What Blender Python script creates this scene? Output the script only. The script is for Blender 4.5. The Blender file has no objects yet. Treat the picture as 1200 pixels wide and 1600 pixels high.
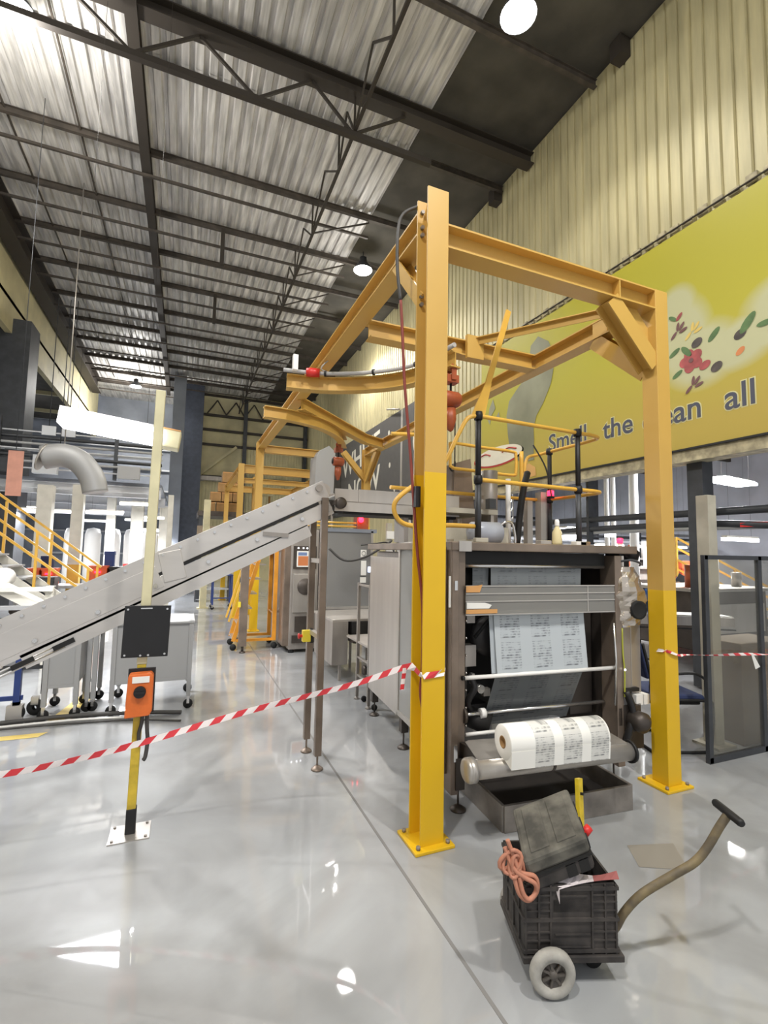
import bpy, math, random
from mathutils import Vector, Matrix
random.seed(7)
S = bpy.context.scene
COL = S.collection
R = math.radians
# ------------------------------------------------------------------ camera
F_PX, YAW, PITCH, ROLL = 751.0, 0.39183, 0.08170, 0.01908
cd = bpy.data.cameras.new('camera'); cam = bpy.data.objects.new('camera', cd); COL.objects.link(cam)
fw = Vector((math.sin(YAW)*math.cos(PITCH), math.cos(YAW)*math.cos(PITCH), math.sin(PITCH)))
r0 = Vector((math.cos(YAW), -math.sin(YAW), 0)); u0 = r0.cross(fw)
rr = r0*math.cos(ROLL)+u0*math.sin(ROLL); uu = -r0*math.sin(ROLL)+u0*math.cos(ROLL)
cam.matrix_world = Matrix(((rr.x,uu.x,-fw.x,-1.2504),(rr.y,uu.y,-fw.y,-2.4257),(rr.z,uu.z,-fw.z,1.6),(0,0,0,1)))
cd.sensor_fit = 'VERTICAL'; cd.sensor_height = 36.0; cd.lens = F_PX*36/1600; cd.clip_start = .05; cd.clip_end = 300
S.camera = cam
# ------------------------------------------------------------------ world, exposure
w = bpy.data.worlds.new('hall_air'); S.world = w; w.use_nodes = True
w.node_tree.nodes['Background'].inputs[0].default_value = (.93,.96,1,1)
w.node_tree.nodes['Background'].inputs[1].default_value = 1.0
S.view_settings.view_transform = 'Standard'; S.view_settings.look = 'None'
S.view_settings.gamma = 1; S.view_settings.use_curve_mapping = False
S.view_settings.exposure = -0.2
# ------------------------------------------------------------------ helpers
def lin(c):
    return tuple(((v/255)/12.92 if v/255 <= .04045 else ((v/255+.055)/1.055)**2.4) for v in c)+(1,)
MATS = {}
def mat(name, rgb, rough=.5, metal=0, var=0, scale=6, stretch=(1,1,1), emit=None, alpha=1, trans=0, coat=0, dark=None, bump=0, detail=4, thr=(.35,.7)):
    m = bpy.data.materials.new(name); m.use_nodes = True; MATS[name] = m
    nt = m.node_tree; b = nt.nodes['Principled BSDF']
    b.inputs['Base Color'].default_value = lin(rgb); b.inputs['Roughness'].default_value = rough
    b.inputs['Metallic'].default_value = metal; b.inputs['Alpha'].default_value = alpha
    b.inputs['Transmission Weight'].default_value = trans; b.inputs['Coat Weight'].default_value = coat
    if emit:
        b.inputs['Emission Color'].default_value = lin(emit[0]); b.inputs['Emission Strength'].default_value = emit[1]
    if var or dark or bump:
        tc = nt.nodes.new('ShaderNodeTexCoord'); mp = nt.nodes.new('ShaderNodeMapping'); mp.inputs['Scale'].default_value = stretch
        nz = nt.nodes.new('ShaderNodeTexNoise'); nz.inputs['Scale'].default_value = scale; nz.inputs['Detail'].default_value = detail
        nt.links.new(tc.outputs['Object'], mp.inputs[0]); nt.links.new(mp.outputs[0], nz.inputs['Vector'])
        if var or dark:
            cr = nt.nodes.new('ShaderNodeValToRGB')
            c0 = dark or tuple(max(0, v*(1-var)) for v in rgb)
            cr.color_ramp.elements[0].color = lin(c0); cr.color_ramp.elements[1].color = lin(rgb)
            cr.color_ramp.elements[0].position = thr[0]; cr.color_ramp.elements[1].position = thr[1]
            nt.links.new(nz.outputs[0], cr.inputs[0]); nt.links.new(cr.outputs[0], b.inputs['Base Color'])
        if bump:
            bp = nt.nodes.new('ShaderNodeBump'); bp.inputs['Strength'].default_value = bump; bp.inputs['Distance'].default_value = .01
            nt.links.new(nz.outputs[0], bp.inputs['Height']); nt.links.new(bp.outputs[0], b.inputs['Normal'])
    return m
class MB:
    def __init__(s): s.v=[]; s.f=[]; s.sm=[]; s.mi=[]; s.cur=0
    def add(s, vs, fs, smooth=False):
        n=len(s.v); s.v += [Vector(v) for v in vs]
        for f in fs: s.f.append(tuple(i+n for i in f)); s.sm.append(smooth); s.mi.append(s.cur)
        return s
    def box(s, x0,y0,z0,x1,y1,z1):
        if x0>x1:x0,x1=x1,x0
        if y0>y1:y0,y1=y1,y0
        if z0>z1:z0,z1=z1,z0
        v=[(x0,y0,z0),(x1,y0,z0),(x1,y1,z0),(x0,y1,z0),(x0,y0,z1),(x1,y0,z1),(x1,y1,z1),(x0,y1,z1)]
        return s.add(v,[(0,3,2,1),(4,5,6,7),(0,1,5,4),(1,2,6,5),(2,3,7,6),(3,0,4,7)])
    def pbox(s, o, a, b, c):
        o,a,b,c=map(Vector,(o,a,b,c))
        if a.cross(b).dot(c)<0: a,b=b,a
        v=[o,o+a,o+a+b,o+b,o+c,o+a+c,o+a+b+c,o+b+c]
        return s.add(v,[(0,3,2,1),(4,5,6,7),(0,1,5,4),(1,2,6,5),(2,3,7,6),(3,0,4,7)])
    def bar(s, p0, p1, wd, ht, up=(0,0,1)):
        p0,p1,up=map(Vector,(p0,p1,up)); d=p1-p0; dn=d.normalized()
        sd=dn.cross(up)
        if sd.length<1e-4: sd=dn.cross(Vector((0,1,0)))
        sd.normalize(); u=sd.cross(dn).normalized()
        return s.pbox(p0-sd*wd/2-u*ht/2, sd*wd, d, u*ht)
    def hbeam(s, p0, p1, up=(0,0,1), b=.14, h=.15, t=.012):
        p0,p1,up=map(Vector,(p0,p1,up)); d=p1-p0; dn=d.normalized(); sd=dn.cross(up).normalized(); u=sd.cross(dn).normalized()
        for q in (h/2-t/2, -h/2+t/2): s.bar(p0+u*q,p1+u*q,b,t,u)
        s.bar(p0,p1,t,h-2*t,u); return s
    def tube(s, pts, r, n=8, caps=True, closed=False):
        pts=[Vector(p) for p in pts]; N=len(pts); rs=r if isinstance(r,(list,tuple)) else [r]*N
        base=len(s.v); up=None; vs=[]
        for i,p in enumerate(pts):
            if closed: t=pts[(i+1)%N]-pts[i-1]
            else: t=pts[min(i+1,N-1)]-pts[max(i-1,0)]
            t.normalize()
            if up is None:
                up=t.orthogonal().normalized()
            else:
                up=(up-t*up.dot(t))
                up = up.normalized() if up.length>1e-6 else t.orthogonal().normalized()
            q=t.cross(up)
            for k in range(n):
                a=2*math.pi*k/n; vs.append(p+(up*math.cos(a)+q*math.sin(a))*rs[i])
        fs=[]
        for i in range(N if closed else N-1):
            j=(i+1)%N
            for k in range(n): fs.append((i*n+k,i*n+(k+1)%n,j*n+(k+1)%n,j*n+k))
        s.add(vs,fs,True)
        if caps and not closed:
            s.f.append(tuple(base+k for k in reversed(range(n)))); s.sm.append(False); s.mi.append(s.cur)
            s.f.append(tuple(base+(N-1)*n+k for k in range(n))); s.sm.append(False); s.mi.append(s.cur)
        return s
    def cyl(s, p0, p1, r, n=16, r1=None):
        return s.tube([p0,p1],[r, r if r1 is None else r1],n)
    def lathe(s, o, axis, prof, n=24, smooth=True):
        o=Vector(o); ax=Vector(axis).normalized(); up=ax.orthogonal().normalized(); q=ax.cross(up); vs=[];fs=[]
        for (rad,h) in prof:
            for k in range(n):
                a=2*math.pi*k/n; vs.append(o+ax*h+(up*math.cos(a)+q*math.sin(a))*rad)
        for i in range(len(prof)-1):
            for k in range(n): fs.append((i*n+k,i*n+(k+1)%n,(i+1)*n+(k+1)%n,(i+1)*n+k))
        return s.add(vs,fs,smooth)
    def quad(s,a,b,c,d): return s.add([a,b,c,d],[(0,1,2,3)])
    def prism(s, poly, ext):   # poly: 3d pts, extruded by vector ext
        n=len(poly); e=Vector(ext); p=[Vector(q) for q in poly]
        nn=Vector((0,0,0))
        for i in range(n): nn+=p[i].cross(p[(i+1)%n])
        if nn.dot(e)>0: p=p[::-1]
        fs=[tuple(range(n)),tuple(reversed(range(n,2*n)))]+[((i+1)%n,i,n+i,n+(i+1)%n) for i in range(n)]
        return s.add(p+[q+e for q in p],fs)
    def strip(s, L, Rr):      # ribbon between two point lists
        vs=[]; fs=[]
        for a,b in zip(L,Rr): vs += [a,b]
        for i in range(len(L)-1): fs.append((2*i,2*i+1,2*i+3,2*i+2))
        return s.add(vs,fs,False)
    def build(s, name, m, parent=None, bev=0, label=None, kind=None, xf=None):
        off = Vector((0,0,0))
        if parent is not None:
            p=parent
            while p.parent: p=p.parent
            if not p.get('_local'): off=Vector(p.location)
        vv=[(xf@v if xf else v)-off for v in s.v]
        me=bpy.data.meshes.new(name); me.from_pydata([tuple(v) for v in vv],[],s.f)
        me.polygons.foreach_set('use_smooth', s.sm); 
        ms = m if isinstance(m,(list,tuple)) else [m]
        for q in ms: me.materials.append(MATS[q])
        if len(ms)>1: me.polygons.foreach_set('material_index', s.mi)
        me.update()
        o=bpy.data.objects.new(name,me); COL.objects.link(o)
        if parent is not None: o.parent=parent
        if bev:
            bm=o.modifiers.new('bevel','BEVEL'); bm.width=bev; bm.segments=2; bm.limit_method='ANGLE'
        if label: o['label']=label
        if kind: o['kind']=kind
        return o
def thing(name, label, cat, loc, group=None, rot=0, kind=None, local=False):
    o=bpy.data.objects.new(name,None); COL.objects.link(o); o.location=loc; o.empty_display_size=.2
    o.rotation_euler=(0,0,rot)
    if local: o['_local']=1
    return tag(o,label,cat,group,kind)
def tag(o,label,cat,group=None,kind=None):
    if label: o['label']=label
    if cat: o['category']=cat
    if group: o['group']=group
    if kind: o['kind']=kind
    return o
def struct(name): 
    o=bpy.data.objects.new(name,None); COL.objects.link(o); o['kind']='structure'; return o
def copy_tree(o, delta, label, parent=None):
    c=o.copy(); COL.objects.link(c)
    if parent is None:
        c.location=Vector(o.location)+Vector(delta); c['label']=label
    else: c.parent=parent
    for ch in list(o.children): copy_tree(ch,None,None,c)
    return c
def smooth_path(pts, n=6):
    P=[Vector(p) for p in pts]; out=[]
    for i in range(len(P)-1):
        a=P[max(i-1,0)];b=P[i];c=P[i+1];d=P[min(i+2,len(P)-1)]
        for k in range(n):
            t=k/n; out.append(.5*((2*b)+(c-a)*t+(2*a-5*b+4*c-d)*t*t+(3*b-a-3*c+d)*t**3))
    out.append(P[-1]); return out
def text_mb(body, size, xf, ext=.004, mb=None, bold=0):
    cu=bpy.data.curves.new('lettering','FONT'); cu.body=body; cu.size=size; cu.extrude=ext; cu.offset=bold; cu.resolution_u=4
    o=bpy.data.objects.new('lettering',cu); COL.objects.link(o)
    bpy.context.view_layer.update()
    me=bpy.data.meshes.new_from_object(o.evaluated_get(bpy.context.evaluated_depsgraph_get()))
    mb=mb or MB(); mb.add([xf@v.co for v in me.vertices],[tuple(p.vertices) for p in me.polygons])
    bpy.data.objects.remove(o); bpy.data.curves.remove(cu); bpy.data.meshes.remove(me)
    return mb
def ellipse(c, a, b, e1, e2, n=24): 
    c,e1,e2=map(Vector,(c,e1,e2)); return [c+e1*a*math.cos(2*math.pi*k/n)+e2*b*math.sin(2*math.pi*k/n) for k in range(n)]
# ------------------------------------------------------------------ materials
mat('dark_steel',(62,56,50),.6,.3)
mat('purlin_paint',(84,76,68),.65,.1,var=.25)
mat('roof_metal',(232,229,225),.5,.1,var=.25,scale=2.2,stretch=(6,.5,1),detail=5)
mat('dark_and_shaded_roof',(88,84,76),.8,0,var=.25,scale=1.5)
mat('wall_cream',(202,192,150),.55,.1,var=.12,scale=2.5,stretch=(1,3,.35))
mat('wall_end',(216,206,164),.6,0,var=.15,scale=1.2)
mat('ledge_cream',(196,184,150),.6,0,var=.3,scale=9)
mat('hall_grey',(196,198,206),.55,.1,var=.12,scale=1)
mat('hall_white',(206,208,212),.6,0)
mat('hall_blue_grey',(150,156,168),.7,0,var=.2,scale=.7)
mat('blue_grey_steel',(72,78,92),.55,.2,var=.15)
mat('slate_steel',(70,72,76),.5,.3,var=.15)
mat('white_paint',(222,218,206),.5,0,var=.06)
mat('cream_paint',(216,208,170),.45,0,var=.08)
mat('stainless',(192,186,179),.34,.6,var=.06,scale=9,stretch=(1,1,.12))
mat('stainless_dull',(168,161,154),.42,.45,var=.12,scale=8,stretch=(1,1,.2))
mat('stainless_brown',(146,130,116),.4,.45,var=.2,scale=4)
mat('stainless_dark',(92,84,78),.45,.6,var=.2,scale=4)
mat('conveyor_steel',(204,199,194),.34,.45,var=.07,scale=7,stretch=(.25,1,1))
mat('black_plastic',(26,25,27),.55,0,var=.2,scale=8)
mat('black_rubber',(22,22,22),.8)
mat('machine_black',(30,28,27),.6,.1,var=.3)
mat('chrome',(210,208,205),.2,.9)
mat('yellow_rail',(228,178,72),.4,0,var=.06)
mat('yellow_tape_paint',(222,190,60),.5,0,var=.2,scale=10)
mat('yellow_level',(226,196,44),.45,0,var=.15,scale=20)
mat('ladder_orange',(226,152,44),.45,0,var=.1)
mat('isolator_orange',(226,112,46),.4,0,var=.12,scale=10)
mat('orange_bin',(224,96,54),.5,0,var=.1)
mat('faded_orange',(196,140,120),.7,0,var=.1)
mat('white_plastic',(236,234,230),.45)
mat('label_white',(232,230,224),.6)
mat('red_plastic',(206,44,40),.4)
mat('yellow_button',(232,208,60),.4)
mat('tape_white',(238,228,226),.45)
mat('tape_red',(214,58,66),.45)
mat('cord_orange',(196,132,106),.6,0,var=.1,scale=20)
mat('cord_grey',(70,68,66),.6)
mat('cord_red',(128,54,44),.6)
mat('conduit_grey',(176,174,172),.5)
mat('dusty_case',(118,114,104),.85,0,dark=(62,60,55),scale=11,thr=(.36,.74),bump=.2,detail=9)
mat('dusty_black',(76,70,66),.75,0,dark=(40,37,36),scale=12,thr=(.35,.75))
mat('tyre_grey',(176,172,164),.8,0,var=.15,scale=20)
mat('rim_grey',(98,92,86),.5,.4)
mat('handle_paint',(128,112,78),.6,0,dark=(88,78,62),scale=14)
mat('paper',(214,204,206),.7,0,var=.05)
mat('paper_red',(150,86,84),.7)
mat('cardboard',(176,136,86),.8,0,var=.12,scale=5)
mat('cardboard_grey',(136,120,100),.8,0,var=.12,scale=3)
mat('orange_tape',(206,152,92),.5)
mat('pulley_black',(34,32,32),.5,.1)
mat('tray_steel',(166,158,150),.5,.5,var=.25,scale=6)
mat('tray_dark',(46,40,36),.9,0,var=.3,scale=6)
mat('hoist_orange',(172,84,46),.45,0,var=.15,scale=14)
mat('blue_paint',(44,66,130),.45,0,var=.1)
mat('blue_fabric',(50,62,104),.85,0,var=.15,scale=30)
mat('blue_hose',(50,102,176),.4)
mat('green_wire',(166,168,60),.5)
mat('foil',(186,176,164),.25,.8,bump=1,scale=14)
mat('duct_grey',(166,166,166),.5,.2)
mat('machine_cream',(186,180,164),.5,0,var=.1)
mat('poster_orange',(196,118,70),.6)
mat('poster_blue',(110,130,170),.6)
mat('banner_grey',(88,86,84),.55,0,var=.05)
mat('letter_white',(226,222,208),.6)
mat('letter_slate',(72,74,88),.5)
mat('letter_edge',(206,200,150),.5)
mat('print_white',(222,216,196),.55)
mat('print_red',(176,44,38),.55)
mat('print_drape',(148,148,122),.55,0,dark=(112,112,88),scale=.9,thr=(.35,.65))
mat('print_peach',(206,160,96),.55,0)
mat('print_pink',(192,92,92),.55,0,var=.3,scale=6)
mat('print_green',(96,128,78),.55,0,var=.2,scale=8)
mat('print_olive',(92,82,78),.55,0,var=.3,scale=8)
mat('print_twig',(110,74,74),.55)
mat('print_orange',(206,130,80),.55)
mat('print_cream_yellow',(214,186,100),.55)
mat('joint_dark',(120,118,116),.8)
mat('floor_yellow',(222,196,110),.35)
mat('dirt',(140,134,124),.6)
mat('lamp_glow',(255,255,255),.5,emit=((255,252,244),60))
mat('batten_glow',(255,255,255),.5,emit=((244,246,255),24))
mat('small_glow',(255,255,255),.5,emit=((246,247,255),7))
mat('beacon_glow',(255,40,60),.4,emit=((255,30,60),9))
mat('screen_glow',(235,240,255),.4,emit=((225,232,255),1.5))
mat('translucent_blue',(206,212,226),.3,0,trans=.35)
mat('bottle_cream',(222,208,160),.4)
mat('glove_white',(224,222,210),.6)
def glass(name, rgb, a):
    m=bpy.data.materials.new(name); m.use_nodes=True; MATS[name]=m; nt=m.node_tree; nt.nodes.remove(nt.nodes['Principled BSDF'])
    out=nt.nodes['Material Output']; tr=nt.nodes.new('ShaderNodeBsdfTransparent'); tr.inputs[0].default_value=lin(rgb)
    gl=nt.nodes.new('ShaderNodeBsdfGlossy'); gl.inputs['Roughness'].default_value=.08
    df=nt.nodes.new('ShaderNodeBsdfDiffuse'); df.inputs[0].default_value=lin((190,188,184))
    m1=nt.nodes.new('ShaderNodeMixShader'); m1.inputs[0].default_value=a; m2=nt.nodes.new('ShaderNodeMixShader')
    fr=nt.nodes.new('ShaderNodeLayerWeight'); fr.inputs[0].default_value=.12
    nt.links.new(tr.outputs[0],m1.inputs[1]); nt.links.new(df.outputs[0],m1.inputs[2])
    nt.links.new(fr.outputs[0],m2.inputs[0]); nt.links.new(m1.outputs[0],m2.inputs[1]); nt.links.new(gl.outputs[0],m2.inputs[2])
    nt.links.new(m2.outputs[0],out.inputs[0])
glass('panel_glass',(244,243,238),.07)
glass('guard_clear',(220,218,210),.36)
glass('door_clear',(196,198,206),.38)
glass('frosted_guard',(190,194,206),.62)
def nodes(name):
    m=MATS[name]; return m.node_tree, m.node_tree.nodes['Principled BSDF']
def math_node(nt, op, a, b=None, clamp=False):
    n=nt.nodes.new('ShaderNodeMath'); n.operation=op; n.use_clamp=clamp
    for i,x in enumerate((a,b)):
        if x is None: continue
        if isinstance(x,(int,float)): n.inputs[i].default_value=x
        else: nt.links.new(x,n.inputs[i])
    return n.outputs[0]
def mixc(nt, fac, a, b):
    n=nt.nodes.new('ShaderNodeMix'); n.data_type='RGBA'
    nt.links.new(fac,n.inputs[0])
    for i,x in ((6,a),(7,b)):
        if isinstance(x,tuple): n.inputs[i].default_value=x
        else: nt.links.new(x,n.inputs[i])
    return n.outputs[2]
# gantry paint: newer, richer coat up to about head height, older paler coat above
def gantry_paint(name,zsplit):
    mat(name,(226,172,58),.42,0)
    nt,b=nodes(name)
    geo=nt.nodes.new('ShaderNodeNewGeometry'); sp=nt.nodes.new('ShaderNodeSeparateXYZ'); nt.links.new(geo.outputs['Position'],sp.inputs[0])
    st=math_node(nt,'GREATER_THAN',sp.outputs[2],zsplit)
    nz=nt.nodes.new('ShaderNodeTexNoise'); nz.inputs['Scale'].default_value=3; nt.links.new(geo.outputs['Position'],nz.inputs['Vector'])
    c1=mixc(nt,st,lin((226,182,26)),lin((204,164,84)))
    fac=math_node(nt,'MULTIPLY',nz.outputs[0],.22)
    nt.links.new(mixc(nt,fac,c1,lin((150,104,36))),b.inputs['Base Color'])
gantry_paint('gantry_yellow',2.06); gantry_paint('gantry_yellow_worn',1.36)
# floor: glossy grey epoxy with faint cleaning swirls and dust
mat('floor_epoxy',(188,189,188),.16,0)
nt,b=nodes('floor_epoxy'); b.inputs['Coat Weight'].default_value=1.0; b.inputs['Coat Roughness'].default_value=.03; b.inputs['Specular IOR Level'].default_value=.25
tc=nt.nodes.new('ShaderNodeTexCoord')
n1=nt.nodes.new('ShaderNodeTexNoise'); n1.inputs['Scale'].default_value=.9; n1.inputs['Detail'].default_value=6; n1.inputs['Distortion'].default_value=1.5
n2=nt.nodes.new('ShaderNodeTexNoise'); n2.inputs['Scale'].default_value=3.2; n2.inputs['Detail'].default_value=8; n2.inputs['Distortion'].default_value=2.2
for n in (n1,n2): nt.links.new(tc.outputs['Object'],n.inputs['Vector'])
cr=nt.nodes.new('ShaderNodeValToRGB'); cr.color_ramp.elements[0].color=lin((140,140,140)); cr.color_ramp.elements[1].color=lin((164,166,168))
cr.color_ramp.elements[0].position=.3; cr.color_ramp.elements[1].position=.62
nt.links.new(n1.outputs[0],cr.inputs[0]); nt.links.new(cr.outputs[0],b.inputs['Base Color'])
nt.links.new(math_node(nt,'ADD',math_node(nt,'MULTIPLY',n2.outputs[0],.25),.24),b.inputs['Roughness'])
bp=nt.nodes.new('ShaderNodeBump'); bp.inputs['Strength'].default_value=.05; bp.inputs['Distance'].default_value=.02
nt.links.new(n2.outputs[0],bp.inputs['Height']); nt.links.new(bp.outputs[0],b.inputs['Normal'])
# banner sheet: lime to ochre with a pale mist printed across it
mat('banner_yellow',(200,192,50),.5,0)
nt,b=nodes('banner_yellow')
geo=nt.nodes.new('ShaderNodeNewGeometry'); sp=nt.nodes.new('ShaderNodeSeparateXYZ'); nt.links.new(geo.outputs['Position'],sp.inputs[0])
gz=math_node(nt,'DIVIDE',math_node(nt,'SUBTRACT',sp.outputs[2],3.3),1.3,True)
base=mixc(nt,gz,lin((178,156,70)),lin((176,168,46)))
mask=None
for (cy,cz,ry,rz) in ((1.75,4.85,.28,.32),(1.72,4.45,.42,.55),(1.45,4.12,.5,.42),(1.1,4.08,.5,.3),(.8,4.16,.5,.26),(.4,4.4,.55,.34),(4.9,3.35,.5,.35)):
    dy=math_node(nt,'DIVIDE',math_node(nt,'SUBTRACT',sp.outputs[1],cy),ry); dz=math_node(nt,'DIVIDE',math_node(nt,'SUBTRACT',sp.outputs[2],cz),rz)
    d=math_node(nt,'ADD',math_node(nt,'MULTIPLY',dy,dy),math_node(nt,'MULTIPLY',dz,dz))
    k=math_node(nt,'MULTIPLY',math_node(nt,'SUBTRACT',1.25,d),1.3,True)
    if cy==4.9: k=math_node(nt,'MULTIPLY',k,0)
    mask=k if mask is None else math_node(nt,'MAXIMUM',mask,k)
nt.links.new(mixc(nt,math_node(nt,'MULTIPLY',mask,.9),base,lin((186,186,150))),b.inputs['Base Color'])
# printed film: a grid of grey motifs on a pale translucent web (object coordinates, x across, z up)
def film_mat(name, base, ink, px, pz, x0, z0, bw, axis=2, rough=.25, alpha=1.0, str_=.75, tint=.04, xmin=None):
    mat(name,base,rough,0,alpha=alpha); nt,b=nodes(name)
    tc=nt.nodes.new('ShaderNodeTexCoord'); sp=nt.nodes.new('ShaderNodeSeparateXYZ'); nt.links.new(tc.outputs['Object'],sp.inputs[0])
    fx=math_node(nt,'FRACT',math_node(nt,'DIVIDE',math_node(nt,'SUBTRACT',sp.outputs[0],x0),px))
    fz=math_node(nt,'FRACT',math_node(nt,'DIVIDE',math_node(nt,'SUBTRACT',sp.outputs[axis],z0),pz))
    bx=math_node(nt,'LESS_THAN',math_node(nt,'ABSOLUTE',math_node(nt,'SUBTRACT',fx,.5)),bw/2)
    if xmin is not None: bx=math_node(nt,'MULTIPLY',bx,math_node(nt,'GREATER_THAN',sp.outputs[0],xmin))
    bz=math_node(nt,'LESS_THAN',math_node(nt,'ABSOLUTE',math_node(nt,'SUBTRACT',fz,.5)),.44)
    cb=nt.nodes.new('ShaderNodeCombineXYZ'); nt.links.new(fx,cb.inputs[0]); nt.links.new(fz,cb.inputs[2])
    nz=nt.nodes.new('ShaderNodeTexNoise'); nz.inputs['Scale'].default_value=5.5; nz.inputs['Detail'].default_value=5; nt.links.new(cb.outputs[0],nz.inputs['Vector'])
    wv=math_node(nt,'GREATER_THAN',math_node(nt,'SINE',math_node(nt,'MULTIPLY',fz,75)),-.2)
    ink_f=math_node(nt,'MULTIPLY',math_node(nt,'SUBTRACT',nz.outputs[0],.44),5,True)
    ink_f=math_node(nt,'MULTIPLY',math_node(nt,'MULTIPLY',ink_f,wv),math_node(nt,'MULTIPLY',bx,bz))
    ink_f=math_node(nt,'ADD',math_node(nt,'MULTIPLY',ink_f,str_),math_node(nt,'MULTIPLY',bx,tint),True)
    nt.links.new(mixc(nt,ink_f,lin(base),lin(ink)),b.inputs['Base Color'])
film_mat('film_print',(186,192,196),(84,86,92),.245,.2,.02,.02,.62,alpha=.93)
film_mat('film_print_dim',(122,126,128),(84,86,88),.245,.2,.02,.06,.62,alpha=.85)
film_mat('roll_print',(240,238,232),(100,102,104),.177,.15,.116,0,.66,rough=.45,str_=.6,tint=.28,xmin=.12)
# ------------------------------------------------------------------ lamps
def hibay(x,y,z,label,power=2000,cone=150,up=.26):
    t=thing('high_bay_lamp',label,'lamp',(x,y,z),'high bay lamps under the roof')
    m=MB(); m.lathe((x,y,z),(0,0,1),[(.24,0),(.22,.06),(.10,.22),(.09,.34),(.0,.34)],20); m.cyl((x,y,z+.34),(x,y,9.25),.012,6); m.build('shade','slate_steel',t)
    m=MB(); m.lathe((x,y,z),(0,0,1),[(0,-.02),(.21,-.02),(.23,.01)],20); m.build('lens','lamp_glow',t)
    l=bpy.data.lights.new('lamp_light','SPOT'); l.energy=power; l.spot_size=R(cone); l.spot_blend=.45; l.shadow_soft_size=.15; l.color=(1,.975,.93)
    o=bpy.data.objects.new('lamp_light',l); COL.objects.link(o); o.location=(0,0,-.05); o.parent=t
    l=bpy.data.lights.new('roof_fill','POINT'); l.energy=power*up; l.shadow_soft_size=.2; l.color=(1,.975,.93)   # added unseen point below the lamp, stands in for upward leak onto the roof
    o=bpy.data.objects.new('roof_fill',l); COL.objects.link(o); o.location=(0,0,-.6); o.parent=t
LP=1150
LR=420
hibay(2.52,2.34,8.75,'dazzling high bay lamp nearest, top right beside the cream wall',LR,128,.02)
hibay(2.63,8.69,8.75,'high bay lamp seen just above the left beam of the yellow gantry',LR*2.0,132,.10)
hibay(3.39,12.5,8.75,'assumed high bay lamp, unseen behind the upper left beam of the near gantry',LR*2.2,150,.10)  # assumed lamp, itself out of sight, added to brighten the far wall
hibay(-3.70,4.97,8.75,'bright high bay lamp in the top left corner under the roof sheets',LP)
hibay(-3.60,21.3,8.75,'distant small high bay lamp above the cream sign pole',LP*1.5)
for (x,y,pw) in ((1.2,-4.2,LP*1.15),(-3.7,-3.2,LP*1.1)):  # added spots and points without fixtures, filling the hall from behind the camera
    l=bpy.data.lights.new('lamp_light','SPOT'); l.energy=pw; l.spot_size=R(150); l.spot_blend=.45; l.shadow_soft_size=.15; l.color=(1,.975,.93)
    o=bpy.data.objects.new('lamp_light',l); COL.objects.link(o); o.location=(x,y,8.7)
    l=bpy.data.lights.new('roof_fill','POINT'); l.energy=pw*.26; l.shadow_soft_size=.2; l.color=(1,.975,.93)
    o=bpy.data.objects.new('roof_fill',l); COL.objects.link(o); o.location=(x,y,8.1)
def batten(p0,p1,wd,label,glow='batten_glow',hang=None,power=0,name='batten_lamp',grp=None,hgt=.06):
    p0,p1=Vector(p0),Vector(p1); c=(p0+p1)/2
    t=thing(name,label,'lamp',c,grp)
    MB().bar(p0,p1,wd,hgt).build('diffuser',glow,t)
    m=MB(); m.bar(p0+Vector((0,0,hgt*.5+.02)),p1+Vector((0,0,hgt*.5+.02)),wd*.8,.04)
    m.build('housing','white_paint',t)
    if hang:
        for q in (p0.lerp(p1,.15),p0.lerp(p1,.85)): MB().cyl(q+Vector((0,0,.05)),(q.x,q.y,hang),.002,5).build('hanging_wire','dark_steel',t)
    if power:
        l=bpy.data.lights.new('lamp_light','AREA'); l.shape='RECTANGLE'; l.size=(p1-p0).length; l.size_y=wd; l.energy=power; l.color=(.95,.97,1)
        o=bpy.data.objects.new('lamp_light',l); COL.objects.link(o); o.parent=t; o.location=(0,0,-hgt)
        d=(p1-p0); o.rotation_euler=(0,0,math.atan2(d.y,d.x))
    return t
# ================================================================== SETTING
m=MB(); m.box(-14,-9,-.15,16,26,0); fl=m.build('floor','floor_epoxy'); fl['kind']='structure'
MB().box(-.165,-9,-.0,-.150,24,.0015).build('floor_joint','joint_dark',fl)
MB().box(-5,-.62,0,4.6,-.612,.001).build('floor_joint','joint_dark',fl) if False else None
m=MB(); m.add([(-2.33,2.86,.002),(-2.2,2.85,.002),(-2.02,3.75,.002),(-2.18,3.75,.002)],[(0,1,2,3)]); m.build('painted_line','floor_yellow',fl)
m=MB(); m.add([(-3.4,2.52,.002),(-2.3,2.50,.002),(-2.25,2.6,.002),(-3.4,2.63,.002)],[(0,1,2,3)]); m.build('painted_line','floor_yellow',fl)
m=MB(); m.add([(1.0,-.52,.0015),(1.22,-.63,.0015),(1.36,-.44,.0015),(1.1,-.36,.0015)],[(0,1,2,3)]); m.build('floor_patch','dirt',fl)
m=MB(); m.box(-.60,-1.22,.0,-.42,-1.12,.002); m.build('floor_patch','dirt',fl)
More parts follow.
